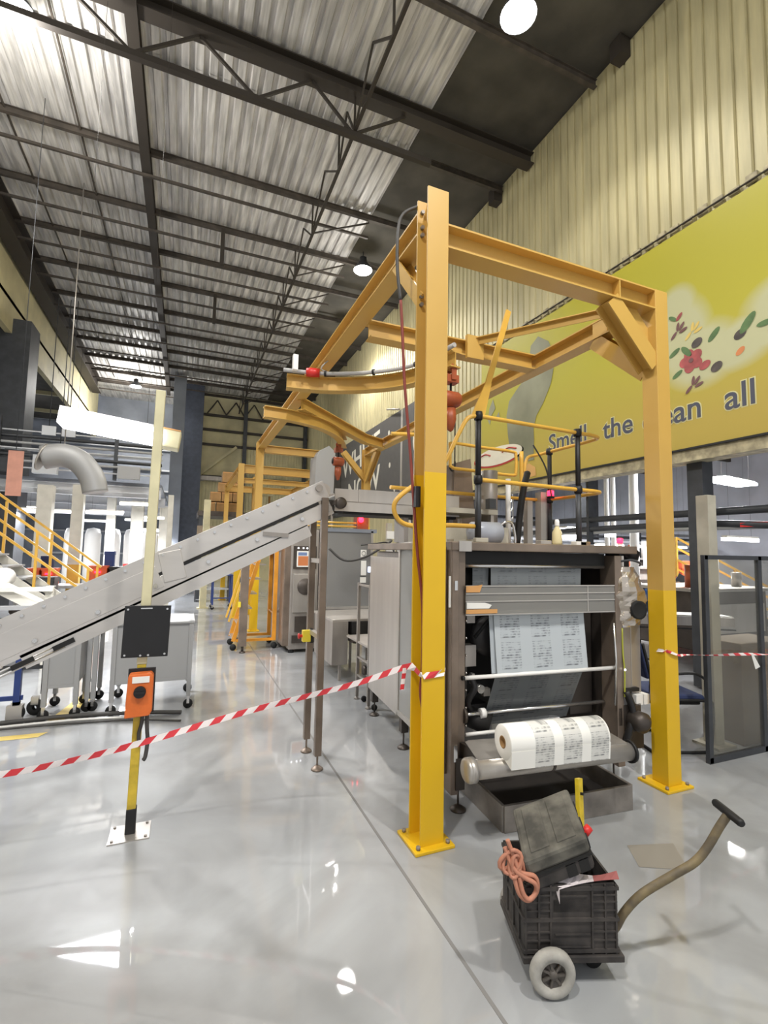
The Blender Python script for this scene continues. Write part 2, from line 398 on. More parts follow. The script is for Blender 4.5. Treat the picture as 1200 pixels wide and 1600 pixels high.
# roof
ZR=9.32
PY=[-3.4,-1.8,-.2,1.4,3.0,4.6,5.5,7.45,9.25,10.85,12.5,14.3,16.0,17.7,19.4,21.1,22.7]
ce=MB(); ce.box(2.3,-6,ZR+.10,5.2,23.2,ZR+.14); ce=ce.build('ceiling','dark_and_shaded_roof'); ce['kind']='structure'  # dark colour stands in for the unlit roof strip along the wall
def corrug(x0,x1,y0,y1,z,pitch=.21,dep=.045):
    m=MB(); n=max(1,round((x1-x0)/pitch)); xs=[]
    for i in range(n):
        a=x0+(x1-x0)*i/n; q=(x1-x0)/n
        xs += [(a,0),(a+q*.50,0),(a+q*.60,dep),(a+q*.90,dep)]
    xs.append((x1,0)); vs=[]
    for (x,d) in xs: vs += [(x,y0,z+d),(x,y1,z+d)]
    m.add(vs,[(2*i,2*i+1,2*i+3,2*i+2) for i in range(len(xs)-1)]); return m
for i in range(len(PY)-1):
    for (x0,x1) in ((-5.3,-2.3),(-2.3,.05),(.05,2.38)):
        corrug(x0,x1,PY[i]-.08,PY[i+1]+.02,ZR+.012*(i%2)+random.uniform(0,.012)).build('roof_sheet','roof_metal',ce)
for i,y in enumerate(PY):
    if y==4.6: continue
    m=MB(); m.hbeam((-5.3,y,ZR-.07),(4.58,y,ZR-.07),b=.075,h=.13,t=.012); m.build('purlin','purlin_paint',ce)
    if y>7: MB().bar((-5.3,y+.28,ZR-.36),(2.4,y+.28,ZR-.36),.05,.05).build('purlin','purlin_paint',ce)
m=MB(); m.hbeam((-2.3,-6,ZR-.20),(-2.3,22.9,ZR-.20),b=.17,h=.24,t=.02); m.build('roof_beam','dark_steel',ce)
m=MB(); m.hbeam((-5.35,-6,ZR-.35),(-5.35,22.9,ZR-.35),b=.35,h=.6,t=.03); m.build('roof_beam','dark_steel',ce)
# main truss across the hall at Y=4.6
m=MB(); m.hbeam((-5.3,4.6,9.17),(4.58,4.6,9.17),b=.22,h=.24,t=.02); m.build('truss_chord','dark_steel',ce)
MB().bar((-5.3,4.6,8.38),(2.4,4.6,8.38),.09,.09).build('truss_chord','dark_steel',ce)
zz=[(-5.2,9.05),(-4.1,8.4),(-3.1,9.05),(-2.25,8.4),(-1.40,9.05),(-.57,8.4),(.27,9.05),(.98,8.4),(1.9,9.05)]
for a,b_ in zip(zz[:-1],zz[1:]): MB().bar((a[0],4.6,a[1]),(b_[0],4.6,b_[1]),.04,.04,(0,1,0)).build('truss_strut','dark_steel',ce)
# longitudinal bracing truss between the purlins
MB().bar((1.0,-2,8.45),(1.0,22.6,8.45),.05,.05).build('truss_chord','dark_steel',ce)
for a,b_ in zip(PY[4:-1],PY[5:]):
    mid=(a+b_)/2
    MB().bar((1.0,a,9.2),(1.0,a,8.45),.03,.03,(0,1,0)).build('truss_strut','dark_steel',ce)
    MB().bar((1.0,a,8.45),(1.0,mid,9.2),.03,.03,(1,0,0)).build('truss_strut','dark_steel',ce)
    MB().bar((1.0,mid,9.2),(1.0,b_,8.45),.03,.03,(1,0,0)).build('truss_strut','dark_steel',ce)
    if a>6: MB().bar((1.0,a,8.5),(2.35,a+.1,9.2),.03,.03,(0,1,0)).build('truss_strut','dark_steel',ce)
for y in (9.25,12.5): MB().bar((-.75,y,8.35),(-.75,y,9.25),.09,.09,(0,1,0)).build('truss_strut','dark_steel',ce)
for x in (-4.55,-3.4): MB().tube([(x,-3,9.28),(x,22,9.28)],.02,5).build('conduit','purlin_paint',ce)
# wall on the right: ribbed cladding above the opening
wr=MB(); wr.box(4.64,-6,2.84,4.80,23,ZR+.1); wr=wr.build('wall_right','wall_cream'); wr['kind']='structure'
def ribs(u0,u1,z0,z1,place,pitch=.17,dep=.03):
    m=MB(); n=max(1,round((u1-u0)/pitch)); us=[]
    for i in range(n):
        a=u0+(u1-u0)*i/n; q=(u1-u0)/n
        us += [(a,dep),(a+q*.70,dep),(a+q*.78,0),(a+q*.92,0)]
    us.append((u1,dep)); vs=[]
    for (u,d) in us: vs += [place(u,z0,d),place(u,z1,d)]
    m.add(vs,[(2*i,2*i+1,2*i+3,2*i+2) for i in range(len(us)-1)]); return m
y=-6
while y<22.9:
    ribs(y,min(y+1.02,23),2.95,ZR+.05,lambda u,z,d:(4.635-d,u,z)).build('cladding_sheet','wall_cream',wr); y+=1.02
m=MB(); m.box(4.50,-6,2.79,4.75,8.0,2.93); m.build('ledge','ledge_cream',wr)
m=MB(); m.box(4.47,-6,2.93,4.56,8.0,2.955); m.build('ledge_trim','black_plastic',wr)
m=MB(); m.box(4.64,8.0,0,4.80,23,2.84); m.build('lower_panel','wall_cream',wr)
for (y,z) in ((5.63,9.1),(2.45,9.2)): MB().box(4.40,y-.1,z-.1,4.6,y+.1,z+.2).build('bracket','dark_steel',wr)
# dangling chain trim along the top of the banner
m=MB()
for k in range(46):
    yy=-2.5+k*.19; zz_=5.93
    m.box(4.57,yy,zz_-.02,4.60,yy+.12,zz_+.05+.02*(k%3))
m.build('cable_clips','ledge_cream',wr,kind='stuff')
MB().tube([(4.56,-3,5.9),(4.56,6.3,5.98)],.012,5).build('cable','dark_steel',wr)
# end wall
wb=MB(); wb.box(-.7,22.9,0,4.7,23.1,ZR+.2); wb=wb.build('wall_back','wall_end'); wb['kind']='structure'
for i in range(6):
    u=-.7+i*.9; ribs(u,u+.9,2.2,5.2 if i<2 else 6.9,lambda u,z,d:(u,22.88-d,z),.15,.03).build('cladding_sheet','wall_end',wb)
for z in (6.75,7.5,8.25,5.15): MB().box(-.7,22.70,z-.06,4.6,22.8,z+.06).build('girt','dark_steel',wb)
for x in (1.35,4.45): MB().box(x-.09,22.55,0,x+.09,22.72,9.2).build('wall_post','slate_steel',wb)
MB().bar((-.7,22.6,5.2),(.95,22.6,6.7),.12,.12,(0,1,0)).build('brace','wall_end',wb)
MB().box(-.7,22.3,4.9,.9,22.8,5.1).build('ledge','stainless_dull',wb)
for k in range(4):
    MB().bar((-.5+k*.9,22.65,8.3),(-.05+k*.9,22.65,9.0),.06,.06,(0,1,0)).build('brace','dark_steel',wb)
    MB().bar((-.05+k*.9,22.65,9.0),(.4+k*.9,22.65,8.3),.06,.06,(0,1,0)).build('brace','dark_steel',wb)
# left bay: far wall, dark mezzanine front and lower ceiling
wl=MB(); wl.box(-14,25.6,0,-.7,25.8,9.4); wl=wl.build('wall_left','hall_blue_grey'); wl['kind']='structure'
for k in range(7): MB().box(-14,25.4,1.2+k*1.1,-.7,25.6,1.28+k*1.1).build('girt','hall_white',wl)
cl=MB(); cl.box(-14,12,3.22,-1.9,25.5,3.3); cl=cl.build('ceiling','hall_blue_grey'); cl['kind']='structure'
for y in (12.0,15,18,21): 
    m=MB(); m.hbeam((-14,y,3.05),(-1.9,y,3.05),b=.14,h=.30,t=.02); m.build('floor_beam','hall_white',cl)
MB().box(-14,11.7,3.0,-1.9,11.78,3.06).build('handrail','hall_white',cl); MB().box(-14,11.7,3.9,-1.9,11.76,3.96).build('handrail','hall_white',cl)
MB().box(-5.6,22.6,9.32,-.6,25.8,9.4).build('roof_sheet','roof_metal',ce)
w2=MB(); w2.box(-14.2,-9,0,-14,26,9.4); w2=w2.build('wall_side','wall_end'); w2['kind']='structure'
wx=MB(); wx.box(-5.75,-6,7.0,-5.6,25,9.5); wx=wx.build('wall_fascia','wall_end'); wx['kind']='structure'
cs=MB(); cs.box(-14,-6,7.7,-5.6,25,7.8); cs=cs.build('ceiling','dark_and_shaded_roof'); cs['kind']='structure'
for y in range(-4,25,3): MB().box(-14,y,7.55,-5.6,y+.1,7.7).build('purlin','wall_end',cs)
# annex hall seen through the opening under the banner
wa=MB(); wa.box(15.8,-8,0,16,25,5.2); wa=wa.build('wall_annex','hall_grey'); wa['kind']='structure'
wf=MB(); wf.box(4.8,17.8,0,16,18,5.2); wf=wf.build('wall_far','hall_grey'); wf['kind']='structure'
for i in range(11): ribs(4.9+i,5.9+i,.3,5.1,lambda u,z,d:(u,17.78-d,z),.2,.04).build('cladding_sheet','hall_grey',wf)
for z in (1.9,3.4,4.3): MB().box(4.8,17.55,z,16,17.65,z+.12).build('girt','slate_steel',wf)
ca=MB(); ca.box(4.8,-8,5.0,16,18,5.1); ca=ca.build('ceiling','hall_white'); ca['kind']='structure'
for y in (0,2,4,6,8,11,14): MB().box(4.8,y,4.86,15.8,y+.09,5.0).build('purlin','dark_steel',ca)
for x in (7,10,13): MB().box(x,-6,4.8,x+.12,17.8,4.9).build('roof_beam','hall_white',ca)
# ================================================================== BANNER on the right wall
XB=4.585
WT=lambda y,z,s=1,tilt=0,dx=.006: Matrix.Translation((XB-dx,y,z))@Matrix.Rotation(tilt,4,'X')@Matrix(((0,0,-1,0),(-1,0,0,0),(0,1,0,0),(0,0,0,1)))
bn=thing('advertising_banner','huge lime yellow banner with grey slogan and scattered petals on the right wall','banner',(XB,2,2.96))
MB().box(XB,-3.2,2.96,XB+.02,6.25,5.88).build('sheet','banner_yellow',bn)
def word(txt,y,z,size,parent,m,bold=0,tilt=0,edge=None,sx=1,dx=.006,fit=None):
    if fit:
        t0=text_mb(txt,size,Matrix.Identity(4),.001,bold=bold); sx=fit/(max(v.x for v in t0.v)-min(v.x for v in t0.v))
    xf=WT(y,z,1,tilt,dx)@Matrix.Diagonal((sx,1,1,1))
    if edge: text_mb(txt,size,WT(y,z,1,tilt,dx-.004)@Matrix.Diagonal((sx,1,1,1)),.0005,bold=bold+.014).build('letter_outline',edge,parent)
    return text_mb(txt,size,xf,.001,bold=bold).build('lettering',m,parent)
word('Smell',4.17,3.40,.42,bn,'letter_slate',.004,0,'letter_edge',.98)
word('the',2.98,3.37,.42,bn,'letter_slate',.004,0,'letter_edge',.98)
word('clean',2.30,3.34,.42,bn,'letter_slate',.004,0,'letter_edge',.98)
word('all day',1.19,3.34,.42,bn,'letter_slate',.004,0,'letter_edge',.98)
def flat(name,pts,m,parent,dx=.004,label=None):
    MB().prism([(XB-dx,y,z) for y,z in pts],(-.0015,0,0)).build(name,m,parent,label=label)
fig=[(4.42,5.6),(4.15,5.4),(4.03,5.15),(4.0,4.95),(4.1,4.6),(4.3,4.31),(4.48,4.13),(4.56,3.91),(4.55,3.7),(4.56,3.45),(4.55,3.32),(4.85,3.33),(5.1,3.42),(5.25,3.6),(5.32,3.95),(5.36,4.36),(5.28,4.62),(5.05,4.78),(4.84,4.9),(4.72,5.1),(4.66,5.3),(4.62,5.5)]
flat('printed_drape',fig,'print_drape',bn)
for pts in ([(6.0,4.40),(5.95,4.65),(5.82,4.82),(5.74,4.6),(5.86,4.5),(5.93,4.3)],[(5.7,4.42),(5.62,4.5),(5.58,4.36),(5.66,4.3)],[(5.6,4.9),(5.5,5.0),(5.44,4.88)]): flat('printed_splash',pts,'print_drape',bn)
flat('printed_peach',[(4.9,3.02),(4.86,3.2),(4.7,3.28),(4.52,3.18),(4.5,3.02)],'print_peach',bn)
MB().prism(ellipse((XB-.004,5.68,3.575),.84,.20,(0,1,0),(0,0,1),32),(-.0015,0,0)).build('logo_rim','print_red',bn)
MB().prism(ellipse((XB-.007,5.68,3.595),.80,.185,(0,1,0),(0,0,1),32),(-.0015,0,0)).build('logo_disc','print_white',bn)
MB().tube(smooth_path([(XB-.012,6.35,3.64),(XB-.012,6.1,3.69),(XB-.012,5.9,3.63)],4),.014,5).build('logo_swoosh','print_red',bn)
MB().tube(smooth_path([(XB-.012,5.5,3.63),(XB-.012,5.3,3.69),(XB-.012,5.05,3.63)],4),.014,5).build('logo_swoosh','print_red',bn)
PD=[0]
def petal(cy,cz,a,b_,ang,m,name):
    PD[0]+=1; dx=.003+.0004*(PD[0]%9)+(.004 if m=='print_twig' else 0)
    c,s=math.cos(ang),math.sin(ang)
    MB().prism(ellipse((XB-dx,cy,cz),a,b_,(0,-c,s),(0,s,c),14),(-.0003,0,0)).build(name,m,bn)
for k in range(5): petal(1.57+.075*math.cos(k*1.257),4.09+.075*math.sin(k*1.257),.085,.07,-k*1.257,'print_pink','printed_petal')
petal(1.57,4.09,.03,.03,0,'print_twig','printed_petal')
petal(1.40,3.97,.075,.05,.4,'print_pink','printed_petal'); petal(1.71,4.73,.06,.025,.8,'print_pink','printed_petal')
for (cy,cz,a,ang) in ((1.28,4.31,.10,.8),(1.76,3.97,.08,.5),(1.79,4.27,.085,.5),(1.63,4.23,.1,-.9),(1.80,4.74,.07,-.7),(.90,4.29,.13,.9),(.72,4.21,.09,0)): petal(cy,cz,a,a*.38,ang,'print_green','printed_leaf')
for (cy,cz) in ((1.49,4.29),(1.26,3.90),(.985,4.19)): petal(cy,cz,.075,.055,.5,'print_olive','printed_olive')
petal(.99,3.99,.06,.035,.7,'print_orange','printed_petal')
for (cy,cz,mm) in ((1.73,4.55,'print_twig'),(1.55,3.77,'print_twig'),(1.54,4.47,'print_cream_yellow')):
    for (dy,dz,ang) in ((.06,-.05,.8),(-.05,.04,.9),(0,.05,1.4),(-.07,-.02,.3)): petal(cy+dy,cz+dz,.06,.02,ang,mm,'printed_twig')
# grey banner farther along
bg=thing('slogan_board','dark grey board with white capital letters farther along the right wall','banner',(XB,13,3))
MB().box(XB,8.0,2.96,XB+.02,18.6,5.86).build('sheet','banner_grey',bg)
word('WHITE',16.15,4.50,1.15,bg,'letter_white',.02,R(-5),fit=4.1)
word('NOW',15.4,3.42,1.1,bg,'letter_white',.02,R(-5),fit=3.3)
MB().box(XB-.01,10.35,3,XB,10.48,5.84).build('joint_strip','stainless',bg)
MB().prism(ellipse((XB-.005,8.9,4.5),.75,.62,(0,1,.3),(0,0,1),28),(-.002,0,0)).build('logo_disc','print_white',bg)
for (a,b_) in (((9.45,4.2),(9.0,5.0)),((9.1,3.95),(8.6,4.8)),((8.8,4.1),(8.35,5.0))):
    MB().bar((XB-.012,a[0],a[1]),(XB-.012,b_[0],b_[1]),.006,.17,(0,1,0)).build('logo_stripe','print_red',bg)
for (yy,zz_) in ((11.4,5.35),(12.9,5.45),(11.3,4.3),(10.9,3.5)): MB().prism(ellipse((XB-.004,yy,zz_),.07,.09,(0,1,0),(0,0,1),8),(-.002,0,0)).build('printed_spot','letter_white',bg)
MB().tube([(4.50,11.4,6.1),(4.50,10.45,5.85)],.03,6).build('clamp','stainless',bg)
# ================================================================== YELLOW GANTRY
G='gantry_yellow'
def baseplate(col,x0,y0,x1,y1,m=G,bolts=True):
    bp_=MB(); bp_.box(x0,y0,0,x1,y1,.018); bp_.build('base_plate',m,col,bev=.004)
    if bolts:
        mb=MB()
        for x in (x0+.03,x1-.03):
            for y in (y0+.03,y1-.03): mb.cyl((x,y,.018),(x,y,.036),.012,6)
        mb.build('anchor_bolts','tray_steel',col)
gt=thing('yellow_gantry','near yellow steel gantry frame spanning the bagging machine','gantry',(1.0,3.2,0))
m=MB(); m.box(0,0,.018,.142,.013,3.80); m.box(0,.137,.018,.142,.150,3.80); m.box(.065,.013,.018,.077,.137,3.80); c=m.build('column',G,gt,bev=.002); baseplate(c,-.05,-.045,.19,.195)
mb=MB()
for z in (3.72,3.62,3.57,3.17,3.12): mb.cyl((.028,.137,z),(.028,.118,z),.013,6)
mb.build('bolts','tray_steel',c)
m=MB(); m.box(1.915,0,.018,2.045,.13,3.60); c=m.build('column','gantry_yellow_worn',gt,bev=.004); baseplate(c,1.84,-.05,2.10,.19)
m=MB(); m.hbeam((.07,7.37,.018),(.07,7.37,3.75),up=(0,1,0)); c=m.build('column',G,gt); baseplate(c,-.04,7.26,.18,7.48,bolts=False)
m=MB(); m.hbeam((1.98,6.35,.018),(1.98,6.35,3.6),up=(0,1,0)); c=m.build('column',G,gt); baseplate(c,1.86,6.23,2.10,6.47,bolts=False)
m=MB(); m.hbeam((.085,.15,3.675),(.085,7.3,3.675)); m.build('side_beam',G,gt)
m=MB(); m.hbeam((1.98,.13,3.525),(1.98,6.28,3.525)); m.build('side_beam',G,gt)
m=MB(); m.hbeam((.14,.072,3.522),(1.915,.072,3.522),b=.142,h=.152); m.build('front_beam',G,gt)
for x in (1.56,): MB().box(x-.006,.003,3.45,x+.006,.14,3.595).build('stiffener',G,gt)
MB().box(1.915,.45,3.45,1.925,.60,3.60).build('stiffener',G,gt)
m=MB(); m.hbeam((.15,1.40,3.525),(1.92,1.40,3.525),b=.13); m.build('cross_beam',G,gt)
m=MB(); m.hbeam((.10,3.80,3.53),(1.5,5.16,3.50),b=.13); m.hbeam((1.47,5.14,3.50),(1.93,5.40,3.50),b=.13); m.build('cross_beam',G,gt)
m=MB(); m.hbeam((.15,7.3,3.60),(1.6,7.3,3.60),b=.13); m.build('cross_beam',G,gt)
def curved(pts,name):
    P=smooth_path(pts,5); m=MB()
    for a,b_ in zip(P[:-1],P[1:]): m.hbeam(a,b_+(b_-a)*.04,b=.12,h=.15)
    return m.build(name,G,gt), P
c1_,P1=curved([(-.33,2.58,3.375),(.1,2.50,3.375),(.55,2.24,3.375),(.86,1.86,3.375),(.97,1.30,3.375)],'monorail')
c2_,P2=curved([(-.38,3.83,3.375),(.0,3.88,3.375),(.45,4.10,3.375),(.85,4.55,3.375),(1.12,5.15,3.375)],'monorail')
P=[(p[0]-.05,p[1]-.07,p[2]+.10) for p in P1]; MB().tube(P,.022,8).build('conduit','conduit_grey',gt)
for i in (5,10,15): MB().lathe((P[i][0],P[i][1],P[i][2]),Vector(P[i+1])-Vector(P[i]),[(.032,-.012),(.032,.012)],10).build('conduit_clip','black_plastic',gt)
i=9; MB().lathe(P[3],Vector(P[6])-Vector(P[3]),[(.0,0),(.045,0),(.05,.06),(.045,.14),(0,.14)],10).build('connector','red_plastic',gt)
MB().tube(smooth_path([P[6],(.0,2.42,3.52),(.12,2.35,3.66),(.16,2.3,3.72)],5),.007,6).build('lead','conduit_grey',gt)
MB().box(-.30,2.40,3.46,-.25,2.46,3.62).build('socket','white_plastic',gt)
m=MB(); m.bar((1.90,.16,3.56),(1.16,1.42,3.63),.07,.008); m.bar((1.90,.16,3.53),(1.16,1.42,3.60),.008,.06); m.build('angle_brace',G,gt)
m=MB(); m.hbeam((1.50,.07,3.44),(1.92,.07,3.02),up=(0,1,0),b=.13,h=.12); m.build('knee_brace',G,gt)
m=MB(); m.hbeam((1.98,.60,3.44),(1.98,.11,2.99),up=(1,0,0),b=.13,h=.12); m.build('knee_brace',G,gt)
m=MB(); m.hbeam((.07,.55,3.62),(.07,.14,3.15),up=(1,0,0),b=.09,h=.10); m.build('knee_brace',G,gt)
m=MB(); m.hbeam((1.5,6.35,3.5),(1.95,6.35,3.0),up=(0,1,0),b=.1,h=.1); m.build('knee_brace',G,gt)
m=MB(); m.hbeam((1.98,5.75,3.45),(1.98,6.30,2.95),up=(1,0,0),b=.1,h=.1); m.build('knee_brace',G,gt)
MB().prism([(1.56,.07,3.45),(1.80,.07,3.45),(1.915,.07,3.32),(1.915,.07,3.02)],(0,.01,0)).build('gusset_plate',G,gt)
m=MB(); m.box(1.10,1.30,3.42,1.28,1.34,3.64); m.build('clamp_plate',G,gt)
# cables on the front column
cb=MB(); cb.tube(smooth_path([(.03,.16,3.79),(-.10,.14,3.68),(-.15,.10,3.52),(-.15,.10,3.29),(-.125,.10,3.10)],5),.010,6); cb.build('power_cable','cord_grey',gt)
cb=MB(); cb.tube(smooth_path([(-.125,.10,3.10),(-.11,.10,2.9),(-.09,.10,2.59),(-.05,.10,2.21),(-.03,.09,1.95),(.0,.085,1.61),(.03,.07,1.31),(.035,.07,.98),(.02,.06,.82),(.035,.06,.72)],5),.009,6); cb.build('power_cable','cord_red',gt,label='dark red cable hanging beside the front column')
MB().box(-.03,.05,1.86,.0,.10,1.98).build('switch_box','black_plastic',gt)
cb=MB(); cb.tube(smooth_path([(.15,.07,3.607),(1.0,.06,3.612),(1.9,.05,3.612),(2.0,.05,3.60),(2.055,.04,3.54),(2.058,.03,3.4),(2.058,.03,1.5),(2.058,.03,.3)],4),.010,6); cb.build('power_cable','cord_grey',gt)
def hoist(x,y,z,label):
    t=thing('chain_hoist',label,'hoist',(x,y,z),'chain hoists under the monorail beams')
    m=MB(); m.box(x-.06,y-.05,z-.02,x+.06,y+.05,z+.05)
    for s in (-1,1):
        m.bar((x,y+s*.06,z),(x,y+s*.06,z+.14),.05,.01,(0,1,0)); m.cyl((x,y+s*.055,z+.12),(x,y+s*.03,z+.12),.035,12)
    m.build('trolley','hoist_orange',t)
    MB().tube([(x,y,z+.0),(x,y,z-.10)],.012,6).build('suspension_hook','black_plastic',t)
    m=MB(); m.lathe((x-.09,y,z-.17),(1,0,0),[(0,0),(.06,0),(.075,.02),(.075,.15),(.06,.18),(0,.18)],16); m.build('hoist_body','hoist_orange',t,bev=.004)
    MB().lathe((x-.10,y,z-.17),(1,0,0),[(0,0),(.045,0),(.045,.014)],14).build('motor_cap','black_plastic',t)
    m=MB(); m.lathe((x,y,z-.26),(0,0,-1),[(0,0),(.05,0),(.055,.10),(.03,.2),(0,.22)],12); m.build('chain_bag','hoist_orange',t)
    MB().tube([(x+.05,y,z-.2),(x+.05,y,z-.75)],.006,5).build('chain','black_plastic',t)
    MB().tube(smooth_path([(x+.05,y,z-.75),(x+.05,y,z-.80),(x+.02,y,z-.84),(x-.01,y,z-.80)],4),.009,6).build('hook','black_plastic',t)
    return t
hoist(.97,1.38,3.19,'orange chain hoist half hidden behind the front gantry column')
hoist(.98,4.95,3.20,'orange chain hoist hanging in front of the grey slogan board')
# ================================================================== SECOND GANTRY
g2=thing('yellow_gantry','smaller far yellow gantry standing in front of stacked cartons','gantry',(.9,12,0))
for (x,y) in ((-.08,9.37),(2.0,9.37),(-.08,13.5),(2.0,13.5)):
    m=MB(); m.hbeam((x,y,.018),(x,y,3.62),up=(0,1,0),b=.13,h=.14); c=m.build('column',G,g2); baseplate(c,x-.11,y-.11,x+.11,y+.11,bolts=False)
for y in (9.37,13.5): 
    m=MB(); m.hbeam((-.02,y,3.5),(1.94,y,3.5),b=.13,h=.2); m.build('cross_beam',G,g2)
for x in (-.08,2.0):
    m=MB(); m.hbeam((x,9.44,3.5),(x,13.44,3.5),b=.13,h=.16); m.build('side_beam',G,g2)
m=MB(); m.hbeam((.0,9.37,3.22),(1.9,9.37,3.22),b=.1,h=.12); m.build('cross_beam',G,g2)
m=MB(); m.hbeam((.33,9.9,.018),(.33,9.9,3.4),up=(0,1,0),b=.13,h=.14); c=m.build('column',G,g2); baseplate(c,.22,9.8,.44,10.02,bolts=False)
# ================================================================== BAGGING MACHINE (local frame at its front left foot)
MR=R(-4.5)
bm_=thing('bagging_machine','stainless bagging machine threaded with printed film behind the front gantry column','machine',(.42,.29,0),rot=MR,local=True)
MW=1.27
MB().box(.02,.55,.30,MW-.02,1.92,1.60).build('cabinet','stainless_dull',bm_,bev=.01)
m=MB(); m.box(-.07,-.02,.10,-.02,.13,1.66); m.box(-.02,.01,.16,.04,.11,1.66); m.box(-.085,.05,.2,-.07,.16,1.64); p=m.build('front_post','stainless_brown',bm_,bev=.004)
m=MB(); m.box(-.055,-.028,1.36,-.035,-.02,1.42); m.box(-.055,-.028,.30,-.03,-.02,.40); m.build('hinge','chrome',p)
MB().box(-.088,-.01,1.25,-.074,-.004,1.45).build('label_strip','label_white',p)
m=MB()
for k in range(9): m.cyl((.043,.012,.5+k*.11),(.052,.012,.5+k*.11),.008,8)
m.build('screws','chrome',p)
m=MB(); m.box(MW-.04,-.02,.12,MW+.02,.13,1.60); m.build('front_post','stainless_brown',bm_,bev=.004)
for (x,y) in ((-.01,.0),(-.01,.98),(MW-.02,.05),(MW-.02,1.8),(-.01,1.8)):
    m=MB(); m.box(x-.03,y-.03,.13,x+.03,y+.03,.32); m.cyl((x,y,.02),(x,y,.14),.007,8); m.lathe((x,y,0),(0,0,1),[(0,0),(.05,0),(.05,.008),(.02,.028),(0,.03)],16); m.build('foot','stainless_dark',bm_)
# left side doors
m=MB(); m.box(-.05,.20,.28,-.035,1.02,1.66); p=m.build('side_door','frosted_guard',bm_,bev=.003)
m=MB(); m.box(-.06,.18,.26,-.03,.22,1.68); m.box(-.06,1.0,.26,-.03,1.04,1.68); m.box(-.06,.2,.26,-.03,1.03,.30); m.box(-.06,.2,1.64,-.03,1.03,1.68); m.box(-.058,.55,.30,-.032,.60,1.64); m.build('door_frame','stainless',p)
m=MB(); m.box(-.05,1.06,.24,-.035,1.90,1.55); m.build('side_door','stainless',bm_,bev=.003)
MB().box(-.062,.3,1.33,-.058,.5,1.36).build('label_strip','label_white',bm_)
MB().box(MW-.03,.13,.25,MW-.015,1.92,1.60).build('side_panel','stainless_dark',bm_)
# top plate
m=MB(); m.box(-.08,-.03,1.615,MW+.16,1.92,1.672); m.build('top_plate','stainless_brown',bm_,bev=.006)
MB().box(-.03,-.036,1.610,.06,-.03,1.678).build('corner_cap','stainless',bm_)
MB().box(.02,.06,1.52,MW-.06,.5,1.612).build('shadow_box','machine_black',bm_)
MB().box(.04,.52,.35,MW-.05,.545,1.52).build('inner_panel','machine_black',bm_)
MB().box(1.02,.22,.42,1.22,.5,1.2).build('inner_panel','stainless_dark',bm_,bev=.004)
m=MB(); m.box(.05,.40,.28,.26,.5,.92); m.build('inner_panel','stainless_dull',bm_)
# rollers
m=MB(); m.cyl((.03,.06,1.515),(MW-.07,.06,1.515),.014,12); m.build('idle_roller','chrome',bm_)
m=MB(); m.cyl((.03,.0,.80),(MW-.04,.0,.80),.013,12); p=m.build('idle_roller','white_plastic',bm_); MB().cyl((.012,0,.80),(.03,0,.80),.014,10).build('roller_end','black_plastic',p)
m=MB(); m.cyl((.05,.02,.44),(.32,.02,.44),.012,10); m.build('idle_roller','white_plastic',bm_)
m=MB(); m.cyl((.04,.10,.535),(.22,.10,.535),.013,10); p=m.build('reel_shaft','chrome',bm_)
MB().cyl((.20,.10,.535),(.235,.10,.535),.033,14).build('shaft_collar','white_plastic',p); MB().cyl((.08,.10,.535),(.095,.10,.535),.022,10).build('shaft_ring','red_plastic',p)
MB().cyl((.235,.10,.535),(MW-.05,.10,.535),.013,10).build('reel_shaft','chrome',bm_)
# film web
z0=.0
def sheet(x0,x1,y0,z0,y1,z1,n=1):
    m=MB(); vs=[];N=14
    for i in range(N+1):
        x=x0+(x1-x0)*i/N; d=.004*math.sin(i*1.9)
        vs += [(x,y0+d,z0),(x,y1-d,z1)]
    m.add(vs,[(2*i,2*i+2,2*i+3,2*i+1) for i in range(N)],True); return m
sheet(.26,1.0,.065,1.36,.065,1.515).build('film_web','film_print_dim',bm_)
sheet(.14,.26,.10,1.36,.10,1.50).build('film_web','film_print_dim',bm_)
sheet(.27,1.0,.0,.81,.05,1.22).build('film_web','film_print',bm_)
sheet(.24,.28,.02,.81,.06,1.22).build('film_web','film_print',bm_)
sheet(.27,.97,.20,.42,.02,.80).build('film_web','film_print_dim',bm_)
# clear guard in front
m=MB(); m.box(.03,-.012,1.205,MW+.03,-.006,1.385); p=m.build('clear_guard','guard_clear',bm_)
for z in (1.385,1.335,1.285,1.20): MB().box(.03,-.016,z-.004,MW+.03,-.004,z+.004).build('guard_rail','stainless',p)
MB().box(.99,-.015,1.2,.997,-.004,1.385).build('guard_rail','stainless',p)
m=MB(); m.add([(.03,-.018,1.345),(.13,-.018,1.345),(.15,-.018,1.395),(.12,-.018,1.39),(.03,-.018,1.385)],[(0,1,2,3,4)]); m.build('masking_tape','orange_tape',p)
m=MB(); m.box(.03,-.019,1.208,.26,-.017,1.235); m.build('masking_tape','orange_tape',p)
m=MB(); m.add([(.035,-.0175,1.24),(.2,-.0175,1.24),(.22,-.0175,1.262),(.17,-.0175,1.278),(.035,-.0175,1.28)],[(0,1,2,3,4)]); m.build('torn_label','label_white',p)
for x in (.33,.58,.87):
    for z in (1.36,1.235): MB().box(x-.03,.02,z-.018,x+.03,.05,z+.018).build('roller_block','black_plastic',bm_)
MB().box(.27,.02,1.265,.99,.04,1.33).build('tension_bar','stainless',bm_)
